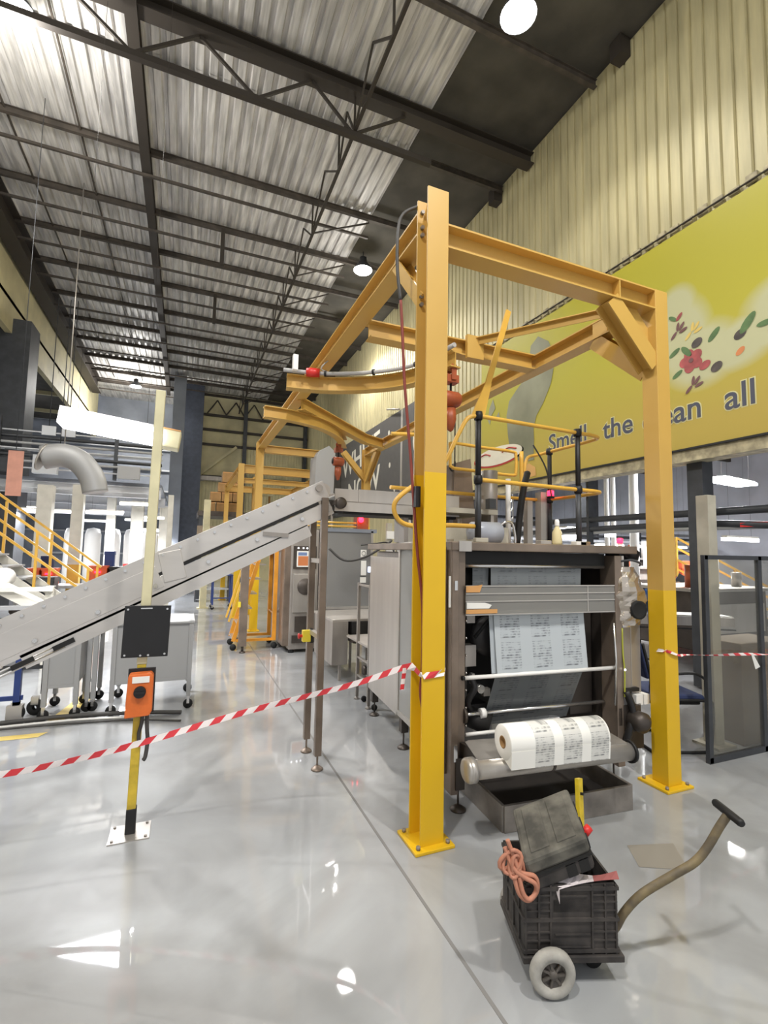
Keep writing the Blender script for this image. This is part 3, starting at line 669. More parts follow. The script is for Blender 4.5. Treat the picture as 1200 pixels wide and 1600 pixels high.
# drive pulleys, bracket and dark mechanisms on the left
m=MB(); m.lathe((.30,.18,1.03),(0,-1,0),[(0,0),(.135,0),(.14,.02),(.135,.05),(.05,.06),(0,.06)],28); m.build('pulley','pulley_black',bm_)
m=MB(); m.tube([(.17,.12,1.03+.0),(.30,.115,1.175),(.42,.12,1.1)],.012,6); m.build('belt','black_rubber',bm_)
MB().box(.10,.10,1.13,.16,.2,1.20).build('bracket','stainless_dull',bm_); MB().box(.10,.12,.84,.18,.2,.98).build('bracket','stainless_dull',bm_)
m=MB(); m.lathe((.12,.22,1.44),(0,-1,0),[(0,0),(.09,0),(.09,.05),(.0,.06)],18); m.build('pulley','machine_black',bm_)
m=MB(); m.box(.06,.2,.60,.14,.28,.78); m.tube(smooth_path([(.14,.15,.78),(.17,.12,.7),(.13,.14,.6),(.18,.15,.5)],4),.022,8); m.box(.05,.18,.54,.3,.3,.57); m.build('drive_unit','pulley_black',bm_)
MB().box(.05,.16,.64,.10,.2,.76).build('valve_block','machine_cream',bm_); MB().cyl((.21,.15,.69),(.21,.10,.69),.028,12).build('valve_knob','chrome',bm_); MB().box(.15,.12,.72,.17,.16,.79).build('valve_block','stainless',bm_); MB().box(.25,.14,.63,.30,.18,.68).build('valve_block','stainless',bm_)
m=MB(); m.cyl((.03,.03,.56),(.05,.03,.56),.05,16); m.build('brake_disc','stainless_dark',bm_)
MB().lathe((.2,.16,.48),(.3,-.2,-.1),[(0,-.1),(.07,-.1),(.07,.1),(0,.1)],14).build('brake_motor','machine_black',bm_)
# right hand side equipment
fo=MB(); n=16; k=12; vs=[]; fs=[]
for i in range(k+1):
    t=i/k; z=1.10+.42*t; sc=.6+.55*math.sin(math.pi*min(1,t*.9+.12))
    for j in range(n):
        a=2*math.pi*j/n; rj=(.10+random.uniform(-.012,.012))*sc
        vs.append((1.37+rj*1.25*math.cos(a)+.01*math.sin(5*t),.02+rj*.8*math.sin(a),z))
for i in range(k):
    for j in range(n): fs.append((i*n+j,i*n+(j+1)%n,(i+1)*n+(j+1)%n,(i+1)*n+j))
fo.add(vs,fs,False); fo.f.append(tuple(range(k*n,(k+1)*n))); fo.sm.append(False); fo.mi.append(0)
p=fo.build('foil_duct','foil',bm_)
MB().lathe((1.375,-.075,1.215),(0,-1,0),[(0,.012),(.052,.012),(.066,.02),(.066,0)],22).build('duct_mouth','black_rubber',p)
MB().tube(smooth_path([(1.27,.02,1.55),(1.33,-.06,1.57),(1.42,-.06,1.55),(1.5,.02,1.53)],5),.008,6).build('duct_strap','slate_steel',p)
m=MB(); m.box(1.30,.02,.62,1.40,.10,1.10); p=m.build('side_cabinet','stainless_dull',bm_,bev=.004)
m=MB(); m.box(1.41,.03,.60,1.50,.12,1.12); m.build('side_cabinet','stainless',bm_,bev=.004)
MB().box(1.31,-.0,1.08,1.38,.03,1.10).build('cabinet_lip','chrome',p)
m=MB(); m.box(1.28,-.02,.36,1.44,.16,.54); m.lathe((1.36,-.02,.44),(0,-1,0),[(.06,0),(.07,.02),(.07,.10),(.03,.13),(0,.13)],16); m.box(1.32,.0,.22,1.48,.14,.34); m.build('gear_motor','stainless_dark',bm_)
MB().box(1.40,-.02,.53,1.46,.08,.60).build('valve_terminal','white_plastic',bm_); MB().box(1.47,-.02,.53,1.52,.08,.60).build('valve_terminal','white_plastic',bm_)
MB().box(1.28,.0,.62,1.45,.1,.645).build('shelf','black_plastic',bm_)
m=MB(); m.tube(smooth_path([(1.30,-.03,.64),(1.34,-.05,.5),(1.30,-.06,.4),(1.28,-.04,.3)],4),.025,8); m.box(1.24,-.02,.40,1.27,.04,.52); m.build('arm_linkage','pulley_black',bm_)
MB().tube(smooth_path([(1.535,.0,1.36),(1.545,-.01,1.2),(1.55,-.02,.9),(1.55,-.01,.55)],5),.011,8).build('blue_hose','blue_hose',bm_,label='bright blue air hose')
m=MB(); m.tube([(1.20,-.03,.55),(1.215,-.03,.85),(1.2,-.03,1.12)],.009,6); m.build('conduit','chrome',bm_)
m=MB(); m.tube(smooth_path([(1.285,-.02,1.08),(1.283,-.025,.9),(1.29,-.03,.78),(1.285,-.03,.6)],4),.006,6); m.build('earth_wire','green_wire',bm_)
MB().lathe((1.288,-.035,.79),(0,-1,0),[(0,.004),(.007,0),(.007,.004)],10).build('indicator_light','small_glow',bm_)
m=MB(); m.box(1.28,.2,1.47,1.54,.5,1.56); m.box(1.44,.15,1.44,1.53,.3,1.62); m.lathe((1.50,.1,1.58),(.3,0,1),[(0,0),(.05,.0),(.055,.06),(0,.09)],12); m.build('camera_head','black_plastic',bm_)
m=MB(); m.box(1.27,.15,1.48,1.31,.2,1.60); m.box(1.41,.12,1.52,1.45,.18,1.60); m.build('terminal_box','white_plastic',bm_)
m=MB(); m.cyl((1.475,.18,1.5),(1.475,.18,1.70),.015,10); p=m.build('stack_light','white_plastic',bm_)
m=MB(); m.lathe((1.475,.18,1.70),(0,0,1),[(0,0),(.022,0),(.022,.035),(0,.04)],14); m.build('beacon','beacon_glow',p); 
# reel lifting drum in front
m=MB(); m.cyl((-.12,-.40,.42),(.92,-.43,.42),.052,24); p=m.build('lift_drum','stainless',bm_)
m=MB(); m.cyl((-.155,-.399,.42),(-.118,-.4,.42),.066,24); m.lathe((-.155,-.399,.42),(-1,0,0),[(.066,0),(.062,.012),(.05,.02),(0,.022)],24); m.build('drum_flange','stainless',p)
MB().cyl((.35,-.414,.42),(.37,-.414,.42),.0535,24).build('drum_seam','stainless_dark',p)
m=MB(); m.cyl((.915,-.43,.42),(.93,-.43,.42),.066,24); m.build('drum_flange','black_plastic',p)
m=MB(); m.add([(-.10,-.41,.475),(.9,-.44,.475),(.95,-.18,.455),(.0,-.1,.455)],[(0,1,2,3)]); m.pbox((-.10,-.41,.47),(1.0,-.03,0),(.08,.3,-.02),(0,0,.004)); m.build('drum_apron','stainless',bm_)
for x in (.0,.88): MB().bar((x,-.40,.42),(x+.02,.02,.36),.03,.08).build('lift_arm','stainless_dark',bm_)
# floor frame tray
m=MB()
for (a,b_) in (((.13,-.30),(1.06,-.30)),((1.06,-.30),(1.06,.30)),((1.06,.30),(.13,.30)),((.13,.30),(.13,-.30))): m.bar((a[0],a[1],.075),(b_[0],b_[1],.075),.022,.15)
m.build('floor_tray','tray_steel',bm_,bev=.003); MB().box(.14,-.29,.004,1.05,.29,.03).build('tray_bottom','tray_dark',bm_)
# things on the roof of the machine: guard rails with black posts
Y='yellow_rail'
gr=thing('guard_rail','yellow tube guard rail with black posts around the machine roof','railing',(1.3,.9,1.672))
for (x,y) in ((.69,.5),(1.69,.56),(2.0,1.24)):
    m=MB(); m.tube([(x,y,2.10),(x,y,2.60)],.021,10); p=m.build('post','black_plastic',gr); MB().tube([(x,y,1.68),(x,y,2.10)],.023,10).build('post_sleeve','slate_steel',p)
    for z in (2.13,2.60): MB().lathe((x,y,z),(0,0,1),[(0,-.03),(.03,-.03),(.033,0),(.03,.03),(0,.03)],12).build('clamp','black_plastic',p)
def rail(pts,r=.0165,n=6): MB().tube(smooth_path(pts,n),r,8).build('rail',Y,gr)
rail([(.69,.5,2.60),(1.2,.53,2.60),(1.69,.56,2.60),(1.86,.57,2.60),(1.97,.62,2.60),(2.0,.78,2.60),(2.0,1.24,2.60),(1.97,1.36,2.59),(1.86,1.37,2.56),(1.82,1.37,2.50),(1.80,1.37,2.40)])
rail([(.69,.5,2.13),(1.2,.53,2.13),(1.69,.56,2.13),(1.88,.57,2.13),(1.98,.62,2.13),(2.0,.78,2.13),(2.0,1.24,2.13),(1.96,1.3,2.13),(1.7,1.32,2.13),(.75,1.24,2.13),(.3,1.2,2.13)])
rail([(.69,.5,2.60),(.60,.5,2.57),(.52,.5,2.44),(.40,.5,2.22),(.20,.5,2.07),(.06,.5,1.96),(.03,.5,1.88),(.08,.5,1.80),(.2,.5,1.775),(.45,.5,1.79),(.66,.5,1.79)])
rail([(.3,1.2,2.58),(.60,1.2,2.60),(.82,1.25,2.60)])
for (x,y) in ((.86,1.3),(1.76,1.36)): rail([(x,y,2.13),(x,y,2.40),(x,y,2.60)],.02,2)
P=smooth_path([(.93,1.31,2.38),(.93,1.31,2.55),(.96,1.31,2.59),(1.3,1.34,2.59),(1.66,1.37,2.59),(1.70,1.37,2.55),(1.70,1.37,2.40),(1.66,1.37,2.36),(1.3,1.34,2.36),(.97,1.31,2.36)],5); MB().tube(P,.015,8,closed=True).build('gate_frame',Y,gr)
m=MB(); m.bar((.70,.5,2.62),(.975,.52,3.47),.045,.012,(0,1,0)); p=m.build('raised_bar',Y,gr); MB().prism([(.63,.49,2.60),(.74,.49,2.60),(.80,.49,2.86),(.74,.49,2.84)],(0,.012,0)).build('bar_bracket',Y,p)
# equipment standing on the roof plate
t=thing('dosing_unit','grey dosing unit with pipe and clear dome on the machine roof','machine',(1.1,1.0,1.672))
MB().box(.62,.95,1.675,1.30,1.7,1.82).build('housing','machine_cream',t,bev=.008)
MB().box(.5,.9,1.92,1.15,1.5,1.96).build('table_top','machine_cream',t)
for (x,y) in ((.62,.95),(1.12,.95),(.62,1.45),(1.12,1.45)): MB().box(x-.015,y-.015,1.82,x+.015,y+.015,1.92).build('leg','stainless',t)
MB().cyl((1.20,1.1,1.82),(1.20,1.1,2.32),.075,18).build('down_pipe','stainless_dull',t)
MB().cyl((1.33,1.0,1.67),(1.33,1.0,2.25),.022,12).build('white_pipe','white_plastic',t)
m=MB(); m.lathe((.78,.72,1.76),(1,0,0),[(0,-.03),(.05,-.02),(.08,.0),(.085,.1),(.085,.24),(0,.24)],18); m.build('clear_dome','translucent_blue',t)
m=MB(); m.box(1.02,.70,1.675,1.10,.82,1.80); m.box(.55,.6,1.675,.72,.7,1.70); m.build('valve_box','machine_cream',t)
MB().tube(smooth_path([(1.02,.72,1.78),(1.06,.70,1.84),(1.14,.7,1.84),(1.17,.7,1.74),(1.17,.7,1.68)],5),.010,8).build('curved_tube','chrome',t)
MB().tube(smooth_path([(1.62,1.1,2.34),(1.54,1.05,2.2),(1.50,1.05,2.0),(1.46,1.05,1.68)],5),.03,8).build('cable_chain','machine_black',t)
MB().tube(smooth_path([(1.52,.9,2.55),(1.66,.9,2.35),(1.72,.9,2.1)],5),.007,6).build('lead','cord_grey',t)
MB().box(1.0,.8,1.96,1.06,.86,2.04).build('sensor','slate_steel',t)
m=MB(); m.box(.72,1.55,1.82,.80,1.62,2.5); m.box(.90,1.58,1.82,1.0,1.68,2.42); m.build('frame_post','machine_cream',t)
m=MB(); m.prism([(1.10,1.55,1.82),(1.36,1.55,1.82),(1.30,1.55,2.52),(1.12,1.55,2.46)],(0,.3,0)); m.build('hopper','stainless_brown',t)
m=MB(); m.box(1.90,1.25,1.68,1.98,1.33,2.20); m.box(1.70,1.2,1.68,1.76,1.26,2.1); m.build('frame_post','stainless',t)
t=thing('warning_beacon','small red glowing beacon on the guard rail above the machine','lamp',(1.93,1.15,2.14))
MB().lathe((1.93,1.15,2.15),(0,0,1),[(0,0),(.03,0),(.03,.05),(0,.06)],14).build('lens','beacon_glow',t); MB().lathe((1.93,1.15,2.13),(0,0,1),[(0,0),(.034,0),(.034,.02),(0,.02)],14).build('base','black_plastic',t)
t=thing('spray_bottle','cream plastic bottle standing on the machine roof edge','bottle',(1.43,.52,1.672))
MB().lathe((1.43,.52,1.674),(0,0,1),[(0,0),(.036,0),(.038,.02),(.036,.10),(.016,.14),(.014,.15)],16).build('body','bottle_cream',t); MB().lathe((1.43,.52,1.824),(0,0,1),[(.018,0),(.018,.03),(.012,.05),(0,.05)],12).build('cap','white_plastic',t)
for k,(x,mm) in enumerate(((1.56,'white_plastic'),(1.60,'chrome'),(1.22,'stainless'),(.62,'machine_cream'))): 
    t=thing('offcut_block',['white plastic block lying on the machine roof right of the cream bottle','small chrome block lying on the machine roof far right','steel strip lying on the machine roof left of the cream bottle','flat beige strip lying on the machine roof near the left black post'][k],'block',(x,.42 if k<3 else .36,1.672))
    MB().box(x-.05,.40 if k<3 else .34,1.674,x+.05,.46 if k<3 else .38,1.674+.03).build('block',mm,t,bev=.004)
# film reel on the drum
fr=thing('film_reel','white printed film reel resting on the steel drum','reel',(.405,-.175,.475),rot=R(-6.5),local=True)
L=.63; rad=.092; zc=.102
prof=[(.030,0),(rad-.004,0),(rad,.004),(rad,L-.004),(rad-.004,L),(.030,L)]
m=MB(); m.lathe((0,0,zc),(1,0,0),prof,40); 
m.prism([(0.002,-.02,.012),(0.002,-.085,-.012),(0.002,-.092,zc-.02),(0.002,-.05,.06)],(L-.004,0,0)); m.build('film_wrap','roll_print',fr)
m=MB(); m.lathe((0,0,zc),(1,0,0),[(.030,-.001),(.033,-.001),(.033,L),(.030,L),(.026,L),(.026,-.002),(.030,-.002)],24); m.build('core','cardboard',fr)
# ================================================================== TOOL TROLLEY
cr_=thing('tool_trolley','dusty black crate trolley with grey wheel and long handle on the floor','trolley',(.0,-.86,0),rot=R(-20),local=True)
CW,CD=.355,.28
MB().box(-.01,-.015,.085,CW+.02,CD+.01,.108).build('base_board','dusty_black',cr_,bev=.003)
m=MB(); z0,z1=.110,.355
for (x0,x1,y0,y1) in ((0,CW,0,.008),(0,CW,CD-.008,CD),(0,.008,0,CD),(CW-.008,CW,0,CD)): m.box(x0,y0,z0,x1,y1,z1)
m.box(0,0,z0,CW,CD,z0+.008); p=m.build('crate','dusty_black',cr_)
m=MB()
for z in (.115,.225,.335): 
    m.box(-.006,-.007,z,CW+.006,0,z+.012); m.box(-.007,0,z,0,CD,z+.012); m.box(CW,0,z,CW+.007,CD,z+.012)
for x in (0,.05,.095,CW-.10,CW-.05,CW-.008): m.box(x,-.006,z0,x+.007,0,z1)
for z in (.155,.185,.26,.29,.315):
    m.box(0,-.005,z,.10,0,z+.005); m.box(CW-.10,-.005,z,CW,0,z+.005)
for y in (.05,.12,.2): m.box(-.006,y,z0,0,y+.008,z1)
m.box(.115,-.004,.13,.25,0,.135); m.box(.115,-.004,.175,.25,0,.18); m.box(.12,-.004,.31,.24,0,.316)
m.build('crate_ribs','dusty_black',p)
MB().box(.11,.0,.255,.25,.009,.30).build('hand_hole','machine_black',p)
for k,(x,y,dr) in enumerate(((.085,-.05,-1),(.085,CD+.045,1))):
    ax=(0,dr,0)
    m=MB(); m.lathe((x,y-dr*.02,.083),ax,[(.048,.0),(.074,-.002),(.083,.010),(.083,.028),(.074,.040),(.048,.038),(.046,.02),(.048,0)],32); p=m.build('wheel','tyre_grey',cr_)
    m=MB(); m.lathe((x,y-dr*.02,.083),ax,[(0,.016),(.047,.012),(.049,.024),(.044,.026),(.040,.018),(.018,.020),(.014,.036),(0,.036)],24)
    for q in range(7):
        a=q*2*math.pi/7; m.bar((x+.014*math.cos(a),y+dr*.008,.083+.014*math.sin(a)),(x+.044*math.cos(a),y+dr*.006,.083+.044*math.sin(a)),.008,.008,(0,1,0))
    m.build('rim','rim_grey',p)
MB().cyl((.085,-.05,.083),(.085,CD+.05,.083),.010,10).build('axle','rim_grey',cr_)
for y in (.08,.2): 
    m=MB(); m.lathe((CW-.06,y-.012,.035),(0,1,0),[(0,0),(.035,0),(.035,.024),(0,.024)],16); m.build('castor','black_rubber',cr_)
    MB().box(CW-.075,y-.018,.035,CW-.045,y+.018,.086).build('castor_fork','rim_grey',cr_)
hp=smooth_path([(CW-.03,.09,.10),(CW+.03,.08,.135),(CW+.07,.075,.20),(CW+.14,.07,.27),(CW+.26,.06,.345),(CW+.345,.055,.395),(CW+.40,.055,.45),(CW+.455,.055,.53),(CW+.49,.055,.575)],5)
m=MB(); m.tube(hp,.0155,10); p=m.build('pull_handle','handle_paint',cr_)
m=MB(); m.tube([(CW+.49,-.02,.578),(CW+.49,-.012,.580),(CW+.49,.12,.588),(CW+.49,.128,.588)],[.012,.016,.016,.012],10); m.build('grip','black_plastic',p)
MB().lathe((CW+.008,.05,.17),(1,0,0),[(0,0),(.012,0),(.012,.01),(0,.01)],8).build('bolt','hoist_orange',cr_)
# tool case resting tilted in the crate
A=Vector((-.02,-.88,.447)); U=Vector((.234,-.078,.085)); V=Vector((.135,.245,.055))
N=U.cross(V).normalized(); 
if N.z<0: N=-N
tc_=thing('tool_case','dust covered dark grey tool case lying tilted on the crate','case',(.1,-.8,.36))
m=MB(); m.pbox(A-N*.062,U,V,N*.062); m.build('lid','dusty_case',tc_,bev=.014)
m=MB(); m.pbox(A-N*.062+U*.14+V*.1,U*.30,V*.8,N*.066); m.pbox(A-N*.062+U*.56+V*.1,U*.30,V*.8,N*.066); m.build('lid_ribs','dusty_case',tc_,bev=.003)
m=MB(); m.pbox(A-N*.068-U*.012-V*.012,U*1.024,V*1.024,N*.010); m.build('seam','machine_black',tc_)
m=MB(); m.pbox(A-N*.130,U,V,N*.062); m.build('tray','dusty_black',tc_,bev=.012)
for q in (.2,.5,.82): 
    m=MB(); m.pbox(A-N*.085+U*1.0+V*(q-.05),U*.03,V*.10,N*.045); m.build('latch','black_plastic',tc_,bev=.002)
m=MB(); m.pbox(A-N*.125+U*.58-V*.004,U*.15,V*.02,N*.05); m.pbox(A-N*.125+U*.78-V*.004,U*.15,V*.02,N*.05); m.build('handle_recess','machine_black',tc_)
# spirit level, cord, paper, torch
lv=thing('spirit_level','yellow spirit level standing upright behind the tool case','level',(.50,-.66,.15))
m=MB(); m.bar((.445,-.70,.13),(.505,-.62,.56),.04,.018,(.3,-.9,0)); m.build('body','yellow_level',lv)
m=MB(); m.bar((.4970,-.6430,.498),(.4985,-.6410,.508),.012,.022,(.3,-.9,0)); m.build('vial','black_plastic',lv)
pts=[]
B0=Vector((-.02,-.84,.43))
for k in range(70):
    t=k/69; a=t*4.6*2*math.pi
    pts.append(Vector((-.045+.035*t+.030*math.sin(a)*(.7+.5*t)+.012*math.sin(3.1*a*.37), -.865-.015*t-.012*math.cos(a*.8)-.01*math.sin(a), .385-.0*t+.058*math.cos(a)*(.6+.5*t)-.035*t+.012*math.sin(2.3*a*.4))))
m=MB(); m.tube(pts,.0075,7)
m.tube(smooth_path([(-.045,-.86,.45),(-.03,-.875,.40),(-.01,-.89,.345),(.045,-.905,.325),(.055,-.905,.275),(.02,-.90,.245),(-.015,-.89,.27),(-.03,-.88,.33),(-.03,-.87,.39)],6),.0085,8)
m.tube(smooth_path([(-.05,-.85,.42),(-.035,-.88,.36),(.0,-.90,.33),(.035,-.915,.31),(.045,-.91,.275),(.015,-.91,.255),(-.005,-.90,.275),(-.015,-.89,.33)],6),.0085,8)
o=m.build('extension_cord','cord_orange'); o.location=(-.025,.01,.075); tag(o,'coiled orange extension cord hanging over the left corner of the crate','cord')
m=MB(); vs=[]; 
for i in range(9):
    t=i/8; vs += [Vector((.085+.265*t,-.905-.075*t,.335+.012*math.sin(t*3)+.03*t)),Vector((.125+.245*t,-.865-.085*t,.362+.008*math.sin(7*t)+.008*t))]
vs[0]+=Vector((.02,-.025,-.03))
m.add(vs,[(2*i,2*i+2,2*i+3,2*i+1) for i in range(8)]); m.mi=[0]*5+[1]*3; o=m.build('paper_sheet',['paper','paper_red']); tag(o,'crumpled pinkish paper sheet lying along the front rim of the crate','paper')
so=o.modifiers.new('thick','SOLIDIFY'); so.thickness=.001
t=thing('hand_torch','red and black torch poking out right of the tool case','torch',(.43,-.74,.3))
m=MB(); m.tube([(.33,-.75,.36),(.40,-.755,.405)],.016,10); m.build('body','black_plastic',t); m=MB(); m.tube([(.40,-.755,.405),(.43,-.757,.427)],[.019,.017],10); m.build('head','red_plastic',t)
# ================================================================== SIGN POLE
sp_=thing('sign_pole','tall cream and yellow pole with black plate and orange isolator box, front left','post',(-1.45,.72,0))
lean=lambda z: -1.452+.028*z/2.54
m=MB(); m.bar((lean(0),.72,.13),(lean(.93),.72,.93),.046,.046,(0,1,0)); m.build('lower_pole','yellow_tape_paint',sp_,bev=.004)
m=MB(); m.bar((lean(.93),.72,.93),(lean(2.54),.72,2.54),.052,.052,(0,1,0)); m.build('upper_pole','cream_paint',sp_,bev=.004)
m=MB(); m.bar((lean(0),.72,.006),(lean(.13),.72,.14),.052,.052,(0,1,0)); m.build('pole_shoe','black_plastic',sp_,bev=.004)
m=MB(); m.box(-1.555,.63,0,-1.35,.81,.006); p=m.build('base_plate','stainless',sp_); m=MB()
for (x,y) in ((-1.535,.65),(-1.37,.65),(-1.535,.79),(-1.37,.79)): m.cyl((x,y,.006),(x,y,.014),.008,6)
m.build('anchor_bolts','tray_steel',p)
m=MB(); m.pbox((-1.548,.680,.975),(.240,.0,-.003),(.0,-.008,0),(.006,0,.29)); p=m.build('black_plate','black_plastic',sp_,bev=.003)
m=MB()
for (x,z) in ((-1.53,.99),(-1.325,.988),(-1.525,1.245),(-1.322,1.243),(-1.45,.985),(-1.41,.985)): m.cyl((x,.672,z),(x,.668,z),.006,8)
m.build('screws','chrome',p); MB().box(-1.46,.668,1.245,-1.40,.672,1.252).build('screw_slot','chrome',p)
m=MB(); m.box(-1.505,.672,.665,-1.365,.682,.915); p=m.build('back_plate','black_plastic',sp_,bev=.003)
m=MB(); m.prism([(-1.508,.61,.66),(-1.385,.61,.665),(-1.372,.61,.69),(-1.372,.61,.88),(-1.385,.61,.898),(-1.493,.61,.895),(-1.500,.61,.88)],(0,.062,0)); p=m.build('isolator_box','isolator_orange',sp_,bev=.006)
m=MB(); m.cyl((-1.437,.61,.80),(-1.437,.588,.80),.031,20); m.box(-1.463,.578,.795,-1.411,.590,.806); m.build('rotary_switch','black_plastic',p)
MB().box(-1.478,.606,.848,-1.392,.611,.882).build('label_plate','label_white',p)
MB().tube(smooth_path([(-1.42,.69,.68),(-1.425,.685,.60),(-1.435,.685,.55),(-1.43,.685,.48)],4),.010,6).build('cable','cord_grey',sp_)
MB().tube(smooth_path([(-1.40,.70,.68),(-1.395,.69,.58),(-1.388,.69,.50),(-1.395,.69,.42),(-1.405,.69,.40)],4),.011,6).build('cable','cord_grey',sp_)
# ================================================================== BARRIER TAPE
def tape(pts,label,wd=.034,seg=.062,n=14,tw=0):
    P=smooth_path(pts,n); Ls=[0]
    for a,b_ in zip(P[:-1],P[1:]): Ls.append(Ls[-1]+(b_-a).length)
    tot=Ls[-1]; K=int(tot/seg); 
    def at(s):
        s=max(0,min(tot,s))
        for i in range(len(P)-1):
            if Ls[i+1]>=s: return P[i].lerp(P[i+1],(s-Ls[i])/max(1e-9,Ls[i+1]-Ls[i]))
        return P[-1]
    m=MB()
    for k in range(K):
        m.cur=k%2
        def up(s): a=.25*math.sin(s*5)+tw*s; return Vector((0,math.sin(a)*wd/2,math.cos(a)*wd/2))
        s0,s1=k*seg,(k+1)*seg; sl=.018
        a0,a1,b0,b1=at(s0-sl),at(s0+sl),at(s1-sl),at(s1+sl)
        m.quad(a0-up(s0),b0-up(s1),b1+up(s1),a1+up(s0))
    o=m.build('barrier_tape',['tape_white','tape_red']); tag(o,label,'tape'); so=o.modifiers.new('thick','SOLIDIFY'); so.thickness=.0006; return o
o=tape([(-2.7,.72,.40),(-2.06,.64,.44),(-1.78,.63,.465),(-1.43,.60,.525),(-.85,.50,.67),(-.30,.32,.815),(-.03,.155,.935),(-.004,.10,.940),(-.006,.03,.925),(-.002,-.006,.918),(.07,-.006,.922),(.146,-.006,.930),(.15,.05,.935)],'red and white barrier tape strung from the left edge to the front gantry column')
m=MB(); 
for k in range(4): m.cur=k%2; m.quad((-.025-.004*k,.15,.93-.03*k),(-.05-.004*k,.15,.93-.03*k),(-.05-.004*(k+1),.15,.90-.03*k),(-.025-.004*(k+1),.15,.90-.03*k))
e=m.build('tape_tail',['tape_white','tape_red']); e.parent=o
tape([(1.90,.06,.935),(1.912,-.006,.94),(1.97,-.006,.925),(2.05,-.006,.90),(2.2,.05,.885),(2.62,.13,.838),(3.0,.12,.825),(3.4,.12,.80),(3.9,.13,.8)],'red and white barrier tape running right from the right gantry column',wd=.022,n=10,tw=3)
m=MB(); m.quad((3.05,.11,.83),(3.08,.11,.82),(3.16,.11,.715),(3.10,.11,.70)); o=m.build('tape_knot','label_white'); tag(o,'loose white tape end hanging from the right hand barrier tape','tape'); o.modifiers.new('t','SOLIDIFY').thickness=.001
# ================================================================== CONVEYORS
cv=thing('inclined_conveyor','long stainless conveyor climbing from the left edge to the machine','conveyor',(-.27,1.3,0))
a=Vector((-3.2,1.3,.66)); b_=Vector((-.29,1.3,2.12)); d=(b_-a).normalized(); n_=Vector((-d.z,0,d.x))
for (yy,nm) in ((1.14,'near'),(1.46,'far')):
    m=MB(); A0=Vector((a.x,yy,a.z)); B0_=Vector((b_.x,yy,b_.z))
    m.bar(A0+n_*-.055,B0_+n_*-.055,.012,.135,n_); 
    p=m.build('side_frame','conveyor_steel',cv,bev=.002)
    if nm=='near':
        mid=A0.lerp(B0_,.62); 
        m=MB(); m.bar(A0+n_*-.20,B0_-d*.02+n_*-.20,.012,.105,n_); m.build('side_frame','conveyor_steel',cv)
        m=MB(); m.bar(A0+n_*-.145,A0.lerp(B0_,.60)+n_*-.145,.016,.15,n_); m.build('side_cover','conveyor_steel',cv,bev=.003)
        q0=A0.lerp(B0_,.645); m=MB(); m.bar(q0-d*.12+n_*-.10,q0+d*.02+n_*-.13,.022,.20,n_); m.build('joint_cover','conveyor_steel',cv,bev=.004)
        q1=A0.lerp(B0_,.30); m=MB(); m.bar(A0+n_*-.14,q1+n_*-.14,.024,.24,n_); m.build('joint_cover','conveyor_steel',cv,bev=.004)
        m=MB(); m.bar(q1+d*.1+n_*-.28,B0_-d*.25+n_*-.29,.012,.09,n_); m.build('lower_guard','conveyor_steel',cv)
        m=MB(); m.bar(A0.lerp(B0_,.60)+n_*-.133,B0_-d*.10+n_*-.133,.02,.022,n_); m.build('belt_slot','machine_black',cv)
        m=MB(); m.tube([A0+n_*-.30,A0.lerp(B0_,.40)+n_*-.30],.010,6); m.tube([A0+n_*-.275,A0.lerp(B0_,.40)+n_*-.275],.008,6); m.build('drip_rail','chrome',cv)
        for t in (.16,.33,.40): 
            q=A0.lerp(B0_,t)+n_*-.285; MB().bar(q-d*.06,q+d*.06,.03,.03,n_).build('rail_clamp','machine_black',cv)
        m=MB()
        for k in range(26):
            q=A0.lerp(B0_,.03+k*.037); m.cyl(q+n_*-.02+Vector((0,-.006,0)),q+n_*-.02+Vector((0,-.014,0)),.010,8)
            if k%3==0: m.cyl(q+n_*-.19+Vector((0,-.012,0)),q+n_*-.19+Vector((0,-.018,0)),.014,8)
        m.build('screws','chrome',cv)
        q=B0_-d*.05; 
        for nn in (-.03,-.20): MB().cyl(q+n_*nn+Vector((0,-.006,0)),q+n_*nn+Vector((0,-.026,0)),.028,14).build('bearing','stainless_dull',cv)
        q=A0.lerp(B0_,.855)+n_*-.22; MB().bar(q-d*.10+n_*.05,q+d*.06-n_*.04,.03,.03,n_).build('catch','stainless_dull',cv)
m=MB(); m.bar(a+n_*-.03,b_+n_*-.03,.30,.012,n_); m.build('belt','white_plastic',cv)
m=MB(); m.bar(a+n_*-.24,b_-d*.3+n_*-.24,.30,.008,n_); m.build('belly_pan','conveyor_steel',cv)
m=MB(); m.cyl(b_+Vector((0,-.16,0))-d*.02-n_*.06,b_+Vector((0,.16,0))-d*.02-n_*.06,.055,16); m.build('head_roller','stainless',cv)
for y in (1.13,1.47):
    m=MB(); m.box(-.298,y-.024,.10,-.248,y+.024,2.0); m.cyl((-.273,y,.02),(-.273,y,.11),.008,8); m.lathe((-.273,y,0),(0,0,1),[(0,0),(.045,0),(.045,.008),(.015,.03),(0,.032)],16); m.build('support_leg','stainless_brown',cv,bev=.003)
for z in (.93,1.50): MB().box(-.29,1.15,z,-.256,1.45,z+.035).build('leg_brace','stainless',cv)
es=MB(); es.box(-.345,1.40,.87,-.28,1.45,.96); p=es.build('stop_box','yellow_button',cv,bev=.004); MB().lathe((-.345,1.425,.915),(-1,0,0),[(0,.035),(.02,.033),(.024,.024),(.012,.018),(.012,0)],14).build('stop_button','red_plastic',p); MB().box(-.28,1.40,.86,-.262,1.45,.97).build('box_back','black_plastic',p)
hc=thing('level_conveyor','short level stainless conveyor above the machine side, after the inclined one','conveyor',(.4,1.3,1.9))
